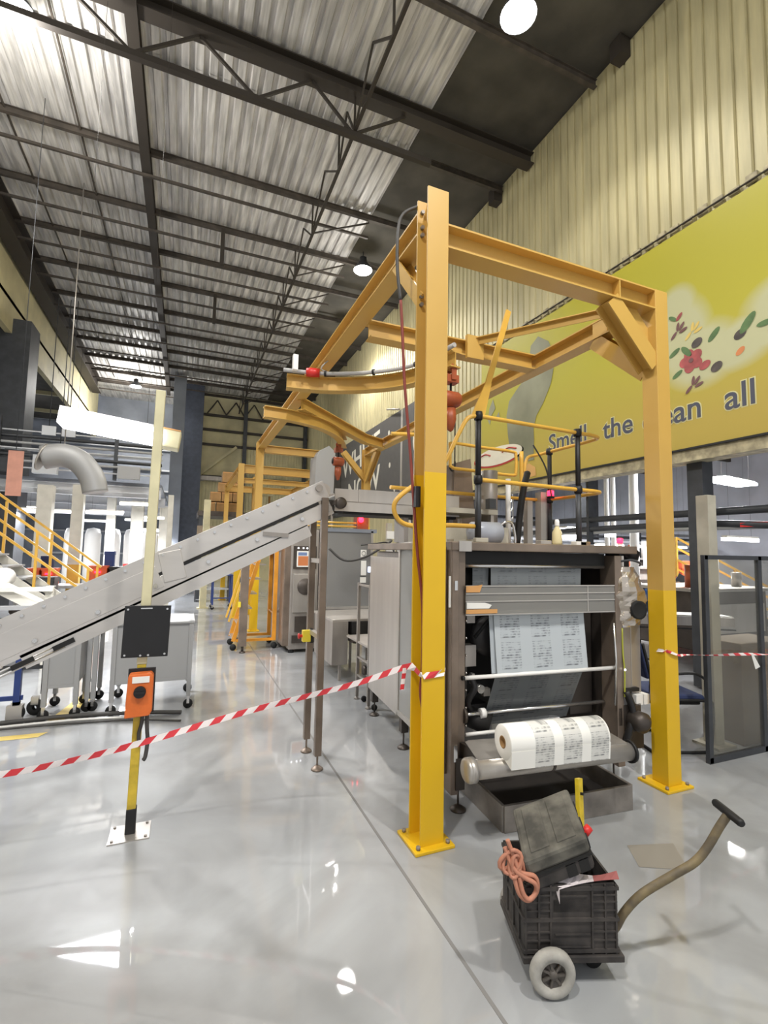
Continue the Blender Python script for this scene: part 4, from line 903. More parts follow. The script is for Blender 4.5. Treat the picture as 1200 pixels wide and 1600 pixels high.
m=MB(); m.box(-.19,1.14,1.905,.92,1.155,2.075); m.box(-.19,1.445,1.905,.92,1.46,2.075); m.build('side_frame','stainless_dull',hc,bev=.002)
MB().box(-.19,1.155,2.02,.92,1.445,2.03).build('belt','white_plastic',hc)
m=MB(); m.box(-.19,1.136,1.985,.0,1.142,2.08); m.box(.005,1.137,1.985,.92,1.141,2.085); m.box(-.19,1.134,1.905,.92,1.14,1.975); m.build('side_cover','stainless',hc)
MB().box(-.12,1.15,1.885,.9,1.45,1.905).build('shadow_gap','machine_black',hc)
m=MB(); m.lathe((-.15,1.15,1.965),(0,-1,0),[(0,0),(.045,0),(.045,.05),(.03,.06),(0,.06)],16); m.box(-.21,1.10,1.95,-.15,1.14,1.98); m.build('drive_hub','stainless_dark',hc)
for x in (.45,.88): MB().box(x-.02,1.2,1.68,x+.02,1.4,1.885).build('support','stainless_dull',hc)
# ================================================================== SECOND PACKING MACHINE and tables
pm=thing('packing_machine','far packing machine with clear door and orange poster behind the conveyor legs','machine',(.9,5.4,0))
MB().box(.32,5.15,.05,.76,6.2,1.92).build('cabinet','stainless_dull',pm,bev=.01)
MB().box(.225,5.2,.10,.33,6.2,1.68).build('side_column','stainless_brown',pm,bev=.01)
m=MB(); m.box(.35,5.13,1.30,.72,5.15,1.66); m.build('control_panel','stainless_dark',pm)
p=MB().box(.40,5.122,1.33,.60,5.13,1.58).build('poster','label_white',pm); MB().box(.42,5.12,1.35,.58,5.124,1.50).build('poster_picture','poster_orange',p); MB().box(.42,5.12,1.51,.56,5.124,1.56).build('poster_picture','poster_blue',p)
for x in (.42,.50,.56): MB().lathe((x,5.12,1.625),(0,-1,0),[(0,.006),(.012,.005),(.012,0)],10).build('indicator_light','small_glow',pm)
m=MB(); m.box(.36,5.13,.62,.72,5.15,1.22); m.build('lower_door','stainless',pm,bev=.004)
m=MB(); m.lathe((.55,5.13,1.02),(0,-1,0),[(0,.03),(.12,.03),(.13,0)],20); m.build('round_cover','stainless_dark',pm)
MB().box(.40,5.12,.32,.68,5.14,.56).build('lower_door','stainless_dark',pm)
MB().box(.36,5.12,.15,.72,5.14,.27).build('kick_panel','stainless_dark',pm)
MB().box(.80,5.25,.60,1.70,6.2,1.95).build('body','stainless_dark',pm,bev=.01)
MB().box(.88,5.08,.70,1.64,5.10,1.93).build('clear_door','door_clear',pm)
MB().box(.88,5.06,.66,1.66,5.08,.70).build('door_frame','stainless',pm); MB().box(1.62,5.06,.66,1.66,5.10,1.93).build('door_frame','stainless',pm); MB().box(.80,5.06,1.90,1.72,5.25,1.96).build('door_frame','hall_blue_grey',pm)
m=MB(); m.box(1.44,5.05,1.50,1.54,5.06,1.62); m.box(1.45,5.05,1.20,1.54,5.06,1.44); m.box(1.44,5.05,1.08,1.54,5.06,1.17); m.build('door_stickers','label_white',pm)
MB().lathe((1.49,5.05,1.56),(0,-1,0),[(.03,.003),(.038,.003)],14).build('sticker_ring','black_plastic',pm)
MB().box(1.58,5.04,1.25,1.66,5.08,1.34).build('small_screen','screen_glow',pm)
MB().box(1.42,5.2,1.96,1.62,5.4,2.25).build('red_cabinet','hoist_orange',pm); MB().lathe((1.47,5.16,2.12),(0,-1,0),[(0,.03),(.04,.02),(.05,0)],12).build('beacon','beacon_glow',pm)
for z in (2.0,2.06): MB().tube([(.5,5.2,z),(1.4,5.2,z)],.015,6).build('roof_rail',Y,pm)
MB().box(.42,5.3,1.92,.6,5.6,2.1).build('funnel','stainless',pm)
for (x,y) in ((.37,5.2),(.72,5.2),(.37,6.1)): MB().lathe((x,y,0),(0,0,1),[(0,0),(.05,0),(.04,.04),(.03,.06)],10).build('foot','black_rubber',pm)
for x in (.85,1.65): MB().box(x-.03,5.3,0,x+.03,5.4,.62).build('body_leg','stainless_dark',pm)
tb=thing('work_table','stainless table behind the conveyor legs with angled chute and hose','table',(.9,3.7,0))
MB().box(.48,3.35,.72,1.30,4.3,.75).build('table_top','stainless',tb,bev=.003)
MB().box(.48,3.34,.2,.68,4.2,.72).build('side_panel','stainless_dull',tb)
for (x,y) in ((.60,3.4),(.92,3.95),(1.26,3.4),(1.26,4.2)): MB().box(x-.015,y-.015,0,x+.015,y+.015,.72).build('leg','stainless_dull',tb)
MB().prism([(.70,3.2,.50),(1.22,3.2,.42),(1.22,3.2,.40),(.70,3.2,.48)],(0,.5,0)).build('chute','stainless_dark',tb)
MB().tube(smooth_path([(.78,3.15,.52),(.92,3.12,.58),(1.0,3.12,.68)],4),.035,8).build('hose','glove_white',tb)
MB().tube(smooth_path([(.98,3.10,.55),(.96,3.08,.44),(.99,3.08,.34)],4),.03,8).build('strap','black_rubber',tb)
MB().tube(smooth_path([(1.02,3.1,.52),(1.2,3.0,.46),(1.36,2.95,.44)],4),.03,8).build('cable_loom','black_rubber',tb)
MB().box(.72,3.3,.55,.95,3.5,.72).build('drive_unit','machine_black',tb)
lt=thing('roller_stand','low stainless stand with thin legs beside the machine side door','table',(.75,2.6,0))
m=MB(); m.box(.55,2.25,.60,1.10,3.0,.62); m.build('table_top','stainless',lt)
for (x,y) in ((.56,2.63),(.56,2.28),(1.05,2.28),(1.05,2.95)): 
    m=MB(); m.box(x-.015,y-.015,.03,x+.015,y+.015,1.25 if (y in(2.28,2.63) and x<1) else .6); m.lathe((x,y,0),(0,0,1),[(0,0),(.03,0),(.03,.01),(.01,.03)],10); m.build('leg','stainless_dull',lt)
for z in (.25,.44,1.22): MB().box(.55,2.28,z,.57,2.63,z+.02).build('rail','stainless_dull',lt)
MB().lathe((.58,2.5,.33),(1,0,0),[(0,0),(.05,0),(.05,.04),(0,.04)],14).build('hand_wheel','stainless_dark',lt)
for y in (2.2,2.5): MB().lathe((.60,y,.03),(0,1,0),[(0,0),(.03,0),(.03,.025),(0,.025)],12).build('castor','black_rubber',lt)
cbx=MB(); cbx.tube(smooth_path([(.15,2.45,1.62),(.3,2.4,1.50),(.5,2.35,1.53),(.72,2.3,1.66),(.8,2.3,1.72)],5),.013,6); cbx.tube(smooth_path([(.45,2.3,1.66),(.6,2.28,1.68),(.75,2.3,1.69),(.82,2.28,1.6)],5),.009,6); o=cbx.build('hanging_cable','cord_grey'); tag(o,'dark hanging cable looped between far machine and near side door','cable')
for k in range(4):
    t=thing('cabinet_post',['pale post behind the near machine, nearest the hanging cable','grey post with switch boxes behind the hanging cable','thin dark post right of the far machine','pale post tight against the near side door'][k],'post',(1.75+.28*k,4.6+.2*k,0))
    MB().box(1.72+.28*k,4.6+.2*k,0,1.80+.28*k,4.68+.2*k,2.05).build('post',['machine_cream','stainless','machine_black','machine_cream'][k],t)
    for z in (1.35,1.6,1.8): MB().box(1.70+.28*k,4.56+.2*k,z,1.84+.28*k,4.6+.2*k,z+.12).build('switch_box','white_plastic',t)
# ================================================================== LADDER, racks, trolleys
hp_=thing('feed_hopper','tall grey feed hopper behind the far chain hoist','hopper',(1.35,7.3,0))
m=MB(); m.prism([(1.12,7,2.6),(1.52,7,2.62),(1.54,7,3.62),(1.40,7,3.74),(1.20,7,3.62),(1.14,7,3.5)],(0,.5,0)); m.build('hopper_body','duct_grey',hp_,bev=.01)
m=MB(); m.prism([(1.12,7.02,2.6),(1.52,7.02,2.6),(1.40,7.02,2.2),(1.24,7.02,2.2)],(0,.45,0)); m.build('outlet','stainless_dull',hp_)
for (x,y) in ((1.14,7.02),(1.50,7.02),(1.14,7.46),(1.50,7.46)): MB().box(x-.02,y-.02,0,x+.02,y+.02,2.62).build('leg','stainless_dull',hp_)
ld=thing('step_ladder','orange wheeled step ladder left of the far packing machine','ladder',(0,5.8,0))
LO='ladder_orange'
for y in (5.6,6.1):
    MB().bar((-.34,y,.14),(.06,y,1.62),.06,.035,(0,1,0)).build('stringer',LO,ld); MB().bar((-.42,y,.45),(-.06,y,1.75),.03,.03,(0,1,0)).build('hand_rail',Y,ld)
    MB().box(.26,y-.03,.13,.32,y+.03,1.62).build('rear_leg',LO,ld); MB().box(-.30,y-.02,.13,.30,y+.02,.17).build('base_bar',LO,ld)
for k in range(6): 
    t=k/6; MB().box(-.36+.40*t,5.62,.28+1.40*t-.11,-.20+.40*t,6.08,.30+1.40*t-.11).build('step','stainless',ld)
MB().box(.02,5.58,1.60,.34,6.12,1.64).build('platform',LO,ld)
MB().box(.27,5.62,.55,.31,6.08,.58).build('cross_bar',LO,ld)
for (x,y) in ((-.34,5.6),(-.34,6.1),(.30,5.6),(.30,6.1)): 
    p=MB().lathe((x,y-.015,.05),(0,1,0),[(0,0),(.05,0),(.05,.03),(0,.03)],14).build('castor','black_rubber',ld)
ld.location.x -= .125
sp2=thing('wheeled_post','brown stainless post with foot left of the orange ladder','post',(-.33,5.38,0))
m=MB(); m.box(-.41,5.35,.10,-.29,5.42,1.55); m.build('post','stainless_brown',sp2); m=MB(); m.cyl((-.345,5.385,.02),(-.345,5.385,.1),.02,8); m.lathe((-.345,5.385,0),(0,0,1),[(0,0),(.05,0),(.04,.02),(0,.03)],12); m.build('foot','stainless_dark',sp2)
MB().box(-.44,5.33,.70,-.40,5.37,.78).build('stop_box','yellow_button',sp2)
def trolley(x0,y0,x1,y1,h,label,mm,panels=True,name='metal_trolley'):
    t=thing(name,label,'trolley',((x0+x1)/2,(y0+y1)/2,0))
    for (x,y) in ((x0,y0),(x1,y0),(x0,y1),(x1,y1)):
        MB().box(x-.02,y-.02,.12,x+.02,y+.02,h).build('leg',mm,t)
        m=MB(); m.lathe((x,y-.012,.045),(0,1,0),[(0,0),(.045,0),(.045,.024),(0,.024)],14); p=m.build('castor','black_rubber',t); MB().box(x-.012,y-.022,.05,x+.012,y+.022,.12).build('castor_fork','chrome',p)
    MB().box(x0-.03,y0-.03,h-.02,x1+.03,y1+.03,h).build('tray',mm,t,bev=.003)
    if panels:
        MB().box(x0,y0-.005,.3,x1,y0+.005,h-.02).build('side_panel',mm,t); MB().box(x0-.005,y0,.3,x0+.005,y1,h-.02).build('side_panel',mm,t); MB().box(x1-.005,y0,.3,x1+.005,y1,h-.02).build('side_panel',mm,t)
    MB().box(x0,y0-.01,.28,x1,y0+.01,.31).build('lower_rail',mm,t)
    return t
trolley(-1.82,2.9,-1.14,3.5,.86,'grey metal bin trolley on castors behind the sign pole','duct_grey')
trolley(-2.37,2.95,-2.12,3.4,.80,'narrow grey metal trolley under the conveyor left of the sign pole','duct_grey')
trolley(-2.05,3.1,-2.0,3.5,.75,'thin frame trolley between the two grey trolleys','duct_grey',False)
trolley(-.50,11,-.03,11.5,.9,'blue table trolley far back between the pale post and yellow column','blue_paint',False)
t=thing('blue_trolley','blue legged trolley with black castors at the left edge under the conveyor','trolley',(-2.6,3.2,0))
MB().box(-2.62,3.0,.14,-2.57,3.05,.95).build('leg','blue_paint',t); MB().box(-2.45,3.18,.18,-2.40,3.23,.98).build('leg','slate_steel',t)
MB().box(-3.6,3.02,.18,-2.55,3.04,.22).build('rail','blue_paint',t); MB().box(-3.6,3.02,.45,-2.42,3.04,.48).build('rail','slate_steel',t); MB().box(-3.6,3.0,.90,-2.4,3.25,.93).build('deck','slate_steel',t)
for (x,y) in ((-2.48,3.15),(-2.6,3.03)):
    m=MB(); m.lathe((x,y-.02,.07),(.3,1,0),[(.02,0),(.07,0),(.07,.04),(.02,.04)],18); p=m.build('castor','black_rubber',t); MB().box(x-.03,y-.03,.10,x+.03,y+.03,.17).build('castor_fork','chrome',p)
MB().box(-2.66,2.98,0,-2.54,3.06,.14).build('leg_shoe','conveyor_steel',t)
for (pts,r,mm,lab) in (([(-3.2,2.86,.025),(-2.67,2.90,.025),(-2.2,2.92,.025),(-1.64,2.84,.025),(-1.2,2.7,.025)],.022,'cord_grey','thick dark cable lying across the floor left of the sign pole'),([(-3.2,2.74,.012),(-2.6,2.77,.012),(-2.1,2.74,.012),(-1.6,2.66,.012),(-1.2,2.5,.012)],.010,'cord_grey','thin dark cable lying in front of the thick floor cable'),([(-3.2,2.80,.012),(-2.6,2.83,.012),(-2.1,2.83,.012),(-1.6,2.74,.012)],.012,'white_plastic','white cable lying between the two dark floor cables')):
    o=MB().tube(smooth_path(pts,5),r,6).build('floor_cable',mm); tag(o,lab,'cable')
# ================================================================== LEFT BACKGROUND
def column(x,y,wd,h,m_,label,low=None,lowh=.9,name='steel_column',flange=True):
    t=thing(name,label,'column',(x,y,0))
    if low: MB().box(x-wd/2,y-wd/2,0,x+wd/2,y+wd/2,lowh).build('painted_base',low,t)
    z0=lowh if low else .02
    MB().box(x-wd/2,y-wd/2,z0,x+wd/2,y+wd/2,h).build('shaft',m_,t,bev=.004)
    if flange: MB().box(x-wd/2-.06,y-wd/2-.06,0,x+wd/2+.06,y+wd/2+.06,.02).build('base_plate',m_,t)
    return t
column(-.72,11.4,.17,2.9,'cream_paint','pale cream post standing far back left of the blue table trolley')
column(-3.64,11,.24,3.05,'white_paint','white column with yellow base behind the yellow stair rails','yellow_rail',1.15)
column(-4.30,11,.30,3.0,'white_paint','white column at the far left behind the yellow stair rails')
column(-3.25,13.5,.22,3.0,'white_paint','white column just right of the yellow based column')
column(-2.62,14.2,.34,3.0,'white_paint','broad white column behind the orange bin')
column(-1.62,11.2,.13,2.95,'white_paint','slim bright white post right of the cream sign pole')
column(-1.95,16,.28,3.0,'white_paint','white column just left of the cream sign pole, far back')
column(-1.15,22,.90,9.3,'blue_grey_steel','very wide dark blue grey column at the end wall',flange=False)
column(-5.6,12.7,.8,7.4,'slate_steel','tall dark column at the far left edge under the roof',flange=False)
column(-1.75,20.5,.5,9.2,'hall_blue_grey','pale grey column left of the dark blue grey column',flange=False)
# far pallets of white sacks / silos
for k in range(5):
    x=-4.9+.62*k
    t=thing('white_silo','tall white silo far behind the bins, %s in its row from the left'%['first','second','third','fourth','fifth'][k],'silo',(x,17.5,0),'far white silos')
    MB().lathe((x,17.5,0),(0,0,1),[(0,0),(.26,0),(.26,2.0),(.2,2.2),(0,2.25)],16).build('tank','white_plastic',t)
def bin_(x,y,w_,d_,h,z,mm,label,light=False,name='storage_bin',cat='bin'):
    t=thing(name,label,cat,(x,y,z)); m=MB(); m.box(x-w_/2,y-d_/2,z,x+w_/2,y+d_/2,z+h); m.build('body',mm,t,bev=.02)
    MB().box(x-w_/2-.01,y-d_/2-.01,z+h*.9,x+w_/2+.01,y+d_/2+.01,z+h+.01).build('rim',mm,t)
    if light: MB().box(x-.06,y-d_/2-.02,z+h*.65,x+.06,y-d_/2-.001,z+h*.75).build('display','beacon_glow',t)
    return t
st=thing('bench','grey bench under the orange bins in the left background','bench',(-3,10.4,0))
MB().box(-4.6,10.0,.66,-2.2,10.8,.72).build('top','duct_grey',st)
for (x,y) in ((-4.5,10.1),(-2.3,10.1),(-4.5,10.7),(-2.3,10.7)): MB().box(x-.03,y-.03,0,x+.03,y+.03,.66).build('leg','duct_grey',st)
bin_(-3.02,10.3,.36,.4,.42,.72,'orange_bin','orange bin with red display on the bench right of the yellow based column',True)
bin_(-2.62,10.35,.36,.4,.40,.72,'black_plastic','black bin beside the orange bin on the far bench')
bin_(-3.95,10.3,.26,.4,.36,.72,'orange_bin','orange bin on the bench left of the yellow based column',True)
bin_(-4.25,10.35,.24,.4,.36,.72,'orange_bin','leftmost orange bin on the far bench')
bin_(-2.85,10.55,.2,.2,.75,.72,'blue_paint','dark blue drum standing behind the black bin',name='drum',cat='drum')
bin_(-4.08,10.6,.22,.2,.62,.72,'blue_fabric','blue bundle between the two left orange bins',name='bundle',cat='bundle')
bin_(-3.86,9.2,.5,.4,.95,0,'slate_steel','dark cabinet behind the yellow based column',name='cabinet',cat='cabinet')
bin_(-2.9,15.5,.3,.3,1.0,.02,'red_plastic','small red drum far behind the bins',name='drum',cat='drum')
# stairs with yellow rails
ss=thing('stair_flight','white stair flight with yellow hand rails at the left edge','stairs',(-3.9,8,0))
for (yy,off) in ((7.6,0),(8.6,.1)):
    for dz in (1.0,.55):
        MB().bar((-4.9,yy,1.82+dz+off*.3),(-2.75,yy,.15+dz+off*.3),.05,.04).build('hand_rail',Y,ss)
    MB().bar((-4.9,yy,1.75),(-2.75,yy,.08),.05,.16).build('stringer','white_paint',ss)
    for t in (.25,.6,.97): MB().box(-4.9+2.15*t-.02,yy-.02,1.75-1.67*t,-4.9+2.15*t+.02,yy+.02,2.82-1.67*t).build('baluster',Y,ss)
for k in range(8): MB().box(-4.8+.26*k,7.62,1.6-.2*k,-4.52+.26*k,8.58,1.63-.2*k).build('tread','duct_grey',ss)
# white frame machinery close behind the conveyor, lower left
wm=thing('white_machine','low white framed machine with sloped chute behind the left conveyor end','machine',(-3.3,5.5,0))
MB().bar((-3.55,5.3,1.12),(-2.7,5.3,.62),.4,.10,(0,0,1)).build('sloped_chute','white_paint',wm)
for x in (-4.2,-3.45,-2.85): MB().box(x-.04,5.1,0,x+.04,5.18,1.06).build('frame_leg','white_paint',wm)
for z in (1.03,.80,.62): MB().box(-4.2,5.05,z-.03,-2.8,5.12,z+.02).build('frame_rail','duct_grey' if z==.8 else 'white_paint',wm)
MB().box(-4.2,5.2,.05,-2.9,6.2,.56).build('cabinet','duct_grey',wm); MB().box(-4.2,5.04,.40,-3.1,5.06,.44).build('dark_strip','machine_black',wm); MB().box(-4.2,4.9,.2,-2.9,5.0,.36).build('lower_panel','hall_white',wm)
MB().lathe((-3.5,5.2,1.15),(0,1,0),[(0,0),(.13,0),(.13,.5),(0,.5)],18).build('roller_drum','white_plastic',wm)
for k in range(3): MB().cyl((-3.3+.2*k,5.4,.72),(-3.3+.2*k,6.0,.72),.05,12).build('roller','stainless_dark',wm)
# ducts, banner and dark structure above
dt=thing('ventilation_duct','pale elbow shaped ventilation duct high in the left background','duct',(-3.1,9,3.0))
MB().tube(smooth_path([(-3.95,9,3.35),(-3.6,9,3.42),(-3.3,9,3.30),(-3.08,9,3.0),(-3.0,9,2.7)],5),[.24]*21,14).build('elbow','duct_grey',dt)
MB().tube([(-3.95,9,3.35),(-3.98,9,3.36)],.28,14).build('flange','stainless',dt)
MB().cyl((-3.6,9,3.6),(-3.6,9,9.31),.012,5).build('hanger','stainless',dt)
fg=thing('hanging_banner','faded orange vertical banner hanging at the far left edge','banner',(-3.85,7,2.4)); MB().box(-3.95,7,2.38,-3.74,7.01,3.12).build('cloth','faded_orange',fg); MB().cyl((-4.0,7.005,3.13),(-3.7,7.005,3.13),.012,6).build('rod','slate_steel',fg)
MB().cyl((-3.85,7.005,3.13),(-3.85,7.005,9.31),.006,5).build('cord','slate_steel',fg)
pr=thing('pipe_rack','rack of grey pipes and cable trays crossing the left background','pipes',(-5,12.8,2.4))
for k in range(7):
    z=3.45+.16*k; MB().tube([(-10,11.5+.05*k,z),(-1.9,11.5+.05*k,z+.02*(k%2))],.02+.012*(k%3),6).build('pipe',['hall_white','duct_grey','slate_steel'][k%3],pr)
for x in (-8,-5.5,-3.0): MB().box(x-.04,11.6,3.3,x+.04,11.7,4.7).build('rack_post','slate_steel',pr)
for k in range(5): MB().box(-6.5+.9*k,11.3,3.32,-6.0+.9*k,11.5,3.32+.2+.12*(k%3)).build('junction_box',['duct_grey','slate_steel','hall_white','faded_orange','duct_grey'][k],pr)
for k,(x,lab) in enumerate(((-4.35,'left square white floodlight panel on the far left wall'),(-3.95,'right square white floodlight panel on the far left wall'))):
    t=thing('wall_panel',lab,'panel',(x,11,4.3)); MB().box(x-.14,11,4.2,x+.14,11.04,4.42).build('face','hall_white',t); MB().cyl((x,11.02,4.42),(x,11.02,7.6),.01,5).build('hanger','slate_steel',t)
t=thing('round_mirror','round bright mirror disc under the white floodlight panels','mirror',(-4.1,11,3.85)); MB().lathe((-4.1,11,3.85),(0,-1,0),[(0,.06),(.10,.05),(.14,0)],20).build('disc','chrome',t); MB().cyl((-4.1,11.02,3.95),(-4.1,11.02,7.6),.01,5).build('hanger','slate_steel',t)
# lamps in the left bay
tbig=batten((-2.62,4,3.05),(-1.58,4,2.93),.34,'very large glaring linear lamp left of the cream sign pole',hang=9.31,power=120,hgt=.16)
m=MB(); m.bar((-1.60,4.01,2.935),(-1.36,4.01,2.905),.25,.22); m.build('end_housing','cream_paint',tbig,bev=.015); MB().bar((-1.60,4.01,3.05),(-1.355,4.01,3.02),.26,.012).build('end_lid','orange_tape',tbig)
LB=[(-4.55,12.5,2.48,1.2),(-3.35,13,2.52,.9),(-2.5,12.2,2.75,.8),(-3.7,16,2.75,1.0),(-2.9,18,2.6,.9),(-2.2,15,2.55,.6),(-2.25,14,2.1,.5),(-2.4,17,2.2,.8),(-2.5,20,2.1,.8),(-4.8,20,2.6,1.2),(-6.0,15,2.7,1.2),(-5.2,9,2.75,.5),(-6.5,19,2.8,1.2)]
for k,(x,y,z,l) in enumerate(LB):
    batten((x-l/2,y,z),(x+l/2,y,z),.16,'bright tube lamp among many under the left mezzanine','small_glow',hang=3.22 if y>12 else 7.6,power=170 if k%2==0 else 0,name='tube_lamp',grp='tube lamps under the left mezzanine')
for (x,y,z,lab) in ((-7.75,20,7.3,'small far lamp high on the left, upper of two'),(-7.55,21,7.1,'small far lamp high on the left, lower of two')):
    t=thing('far_lamp',lab,'lamp',(x,y,z)); MB().lathe((x,y,z),(0,0,1),[(0,0),(.2,0),(.12,.15),(0,.2)],12).build('shade','small_glow',t); MB().cyl((x,y,z+.2),(x,y,7.7),.01,5).build('stem','slate_steel',t)
# stacked cartons on a mezzanine by the end wall
mz=thing('carton_platform','dark steel platform carrying the stacked cartons by the end wall','platform',(.3,14.6,0))
MB().box(-.9,13.8,2.62,1.9,15.6,2.78).build('deck','stainless_dark',mz)
for (x,y) in ((-.8,13.9),(1.8,13.9),(-.8,15.5),(1.8,15.5)): MB().box(x-.06,y-.06,0,x+.06,y+.06,2.62).build('leg','slate_steel',mz)
MB().box(-.9,13.8,1.9,1.9,13.9,2.3).build('apron','cardboard_grey',mz)
BX=[(-.55,2.78),(-.18,2.78),(.2,2.78),(-.38,3.12),(-.03,3.12),(.32,3.12),(-.15,3.44),(.22,3.44),(-.03,3.76),(.32,3.76)]
for k,(x,z) in enumerate(BX):
    t=thing('carton',['bottom left carton of the stepped stack by the end wall','bottom middle carton of the stepped stack','bottom right carton of the stepped stack','second row left carton of the stepped stack','second row middle carton of the stepped stack','second row right carton of the stepped stack','third row left carton of the stepped stack','third row right carton of the stepped stack','top left carton of the stepped stack','topmost right carton of the stepped stack'][k],'carton',(x,14.2,z),'stepped stack of cartons'); h=.30 if z<3.7 else .34
    MB().box(x-.165,14.0,z,x+.165,14.5,z+h).build('box','cardboard',t,bev=.006); MB().box(x-.16,13.995,z+h-.03,x+.16,14.0,z+h-.005).build('flap','orange_tape',t)
for k,(x0,x1,z) in enumerate(((.55,1.7,3.40),(.6,1.8,2.95))):
    t=thing('cream_chute',['upper cream curved chute sheet right of the cartons','lower cream curved chute sheet right of the cartons'][k],'chute',(1.2,13.9,2.78))
    P=smooth_path([(x0,13.85,z),(x0+.35,13.85,z+.07 if k==0 else z+.03),(x0+.7,13.85,z-.02 if k==0 else z+.14),(x1,13.85,z+.12 if k==0 else z+.24)],5)
    m=MB(); m.strip(P,[p+Vector((0,.8,.06)) for p in P]); m.strip([p+Vector((0,.8,.045)) for p in P],[p-Vector((0,0,.015)) for p in P]); m.build('sheet','cream_paint',t); MB().box(x0+.3,14.2,2.78,x0+.36,14.26,z).build('prop','cardboard',t); MB().box(x1-.36,14.2,2.78,x1-.3,14.26,z).build('prop','cardboard',t)
t=thing('far_shelf','grey shelf with cartons on the floor behind the blue table trolley','shelf',(-.3,13.2,0))
for z in (.35,.85): MB().box(-.9,13,z,.1,13.5,z+.04).build('shelf_board','duct_grey',t)
for x in (-.88,.08): MB().box(x-.02,13,0,x+.02,13.5,1.3).build('upright','slate_steel',t)
for k in range(3): 
    b2=thing('carton',['left carton on the far grey shelf behind the blue table','middle carton on the far grey shelf behind the blue table','right carton on the far grey shelf behind the blue table'][k],'carton',(-.7+.3*k,13.2,.89),'cartons on the far shelf'); MB().box(-.83+.3*k,13.05,.89,-.57+.3*k,13.4,1.15).build('box','cardboard',b2); MB().box(-.83+.3*k,13.045,1.1,-.57+.3*k,13.05,1.13).build('flap','orange_tape',b2)
# ================================================================== RIGHT SIDE
gp=thing('glazed_panel','grey framed glass screen standing right of the gantry','screen',(3.0,.17,0))
S1='slate_steel'
for (x0,x1) in ((2.60,2.645),(3.29,3.335)): 
    m=MB(); m.prism([(x0,.17,0),(x1,.17,0),(x1+.015,.17,1.62),(x0+.015,.17,1.62)],(0,.035,0)); m.build('stile',S1,gp,bev=.003)
MB().box(2.62,.17,1.585,4.1,.205,1.62).build('top_rail',S1,gp); MB().box(2.60,.17,.0,4.1,.205,.045).build('bottom_rail',S1,gp)
MB().box(4.06,.17,0,4.10,.205,1.62).build('stile',S1,gp)
MB().box(2.645,.185,.045,3.30,.190,1.585).build('glass_pane','panel_glass',gp); MB().box(3.335,.185,.045,4.06,.190,1.585).build('glass_pane','panel_glass',gp)
MB().box(2.95,.10,0,3.05,.30,.02).build('foot','black_plastic',gp) if False else None
column(3.03,.42,.11,2.15,'machine_cream','slim beige post behind the glass screen',name='steel_post')
column(4.74,1.62,.20,2.85,'slate_steel','dark grey column under the banner at the wall opening',flange=False)
column(4.72,6.9,.32,2.85,'slate_steel','dark column under the banner farther back, left of the red lamp',flange=False)
column(4.75,-3,.30,2.85,'slate_steel','dark column under the banner outside the frame',flange=False) if False else None
pp=thing('pipe_run','two dark lagged pipes running below the banner at the opening','pipes',(4.9,2,2.1))
MB().tube([(4.95,-3,2.16),(4.95,7,2.20)],.05,10).build('pipe','slate_steel',pp); MB().tube(smooth_path([(4.95,7,1.98),(4.95,2.2,2.04),(4.9,.6,1.97),(4.85,-3,1.9)],5),.045,10).build('pipe','slate_steel',pp); MB().box(4.88,.8,1.97,4.96,1.25,2.02).build('pipe_label','red_plastic',pp)
MB().tube([(5.4,-3,2.0),(5.4,9,2.0)],.03,8).build('pipe','duct_grey',pp)
for y in (0.0,3.6): MB().box(4.9,y,1.8,5.0,y+.05,2.84).build('pipe_hanger','slate_steel',pp)
# chair
ch=thing('office_chair','blue seated cantilever chair between right gantry column and glass screen','chair',(2.68,.62,0),rot=R(70),local=True)
def rbox(m,x0,y0,z0,x1,y1,z1): return m.box(x0,y0,z0,x1,y1,z1)
m=MB(); m.box(-.23,-.22,.40,.23,.24,.46); m.build('seat','blue_fabric',ch,bev=.025); m=MB(); m.box(-.20,-.20,.37,.20,.22,.402); m.build('seat_pan','black_plastic',ch,bev=.015)
m=MB(); m.pbox((-.21,.22,.58),(.42,0,0),(0,.05,0),(0,.08,.30)); m.build('backrest','blue_fabric',ch,bev=.02)
for sx in (-1,1):
    m=MB(); m.tube(smooth_path([(sx*.25,.32,.88),(sx*.25,.26,.62),(sx*.25,.22,.44),(sx*.25,-.20,.42),(sx*.25,-.26,.36),(sx*.25,-.24,.05),(sx*.25,-.20,.013),(sx*.25,.25,.013)],5),.0125,8); m.build('frame_tube','black_plastic',ch)
    m=MB(); m.tube(smooth_path([(sx*.25,.24,.62),(sx*.27,.05,.64),(sx*.27,-.12,.64),(sx*.26,-.22,.56),(sx*.25,-.22,.43)],5),.011,8); m.build('arm_rest','black_plastic',ch)
MB().tube([(-.25,.25,.013),(.25,.25,.013)],.0125,8).build('floor_bar','black_plastic',ch)
# carton behind glass
t=thing('tall_carton','tall brown carton standing behind the right part of the glass screen','carton',(3.6,.48,0)); MB().box(3.24,.30,0,3.95,.66,.86).build('box','cardboard_grey',t,bev=.008); MB().box(3.24,.295,.80,3.95,.30,.84).build('flap','cardboard_grey',t); MB().box(3.55,.292,.1,3.58,.30,.80).build('seam','cardboard',t)
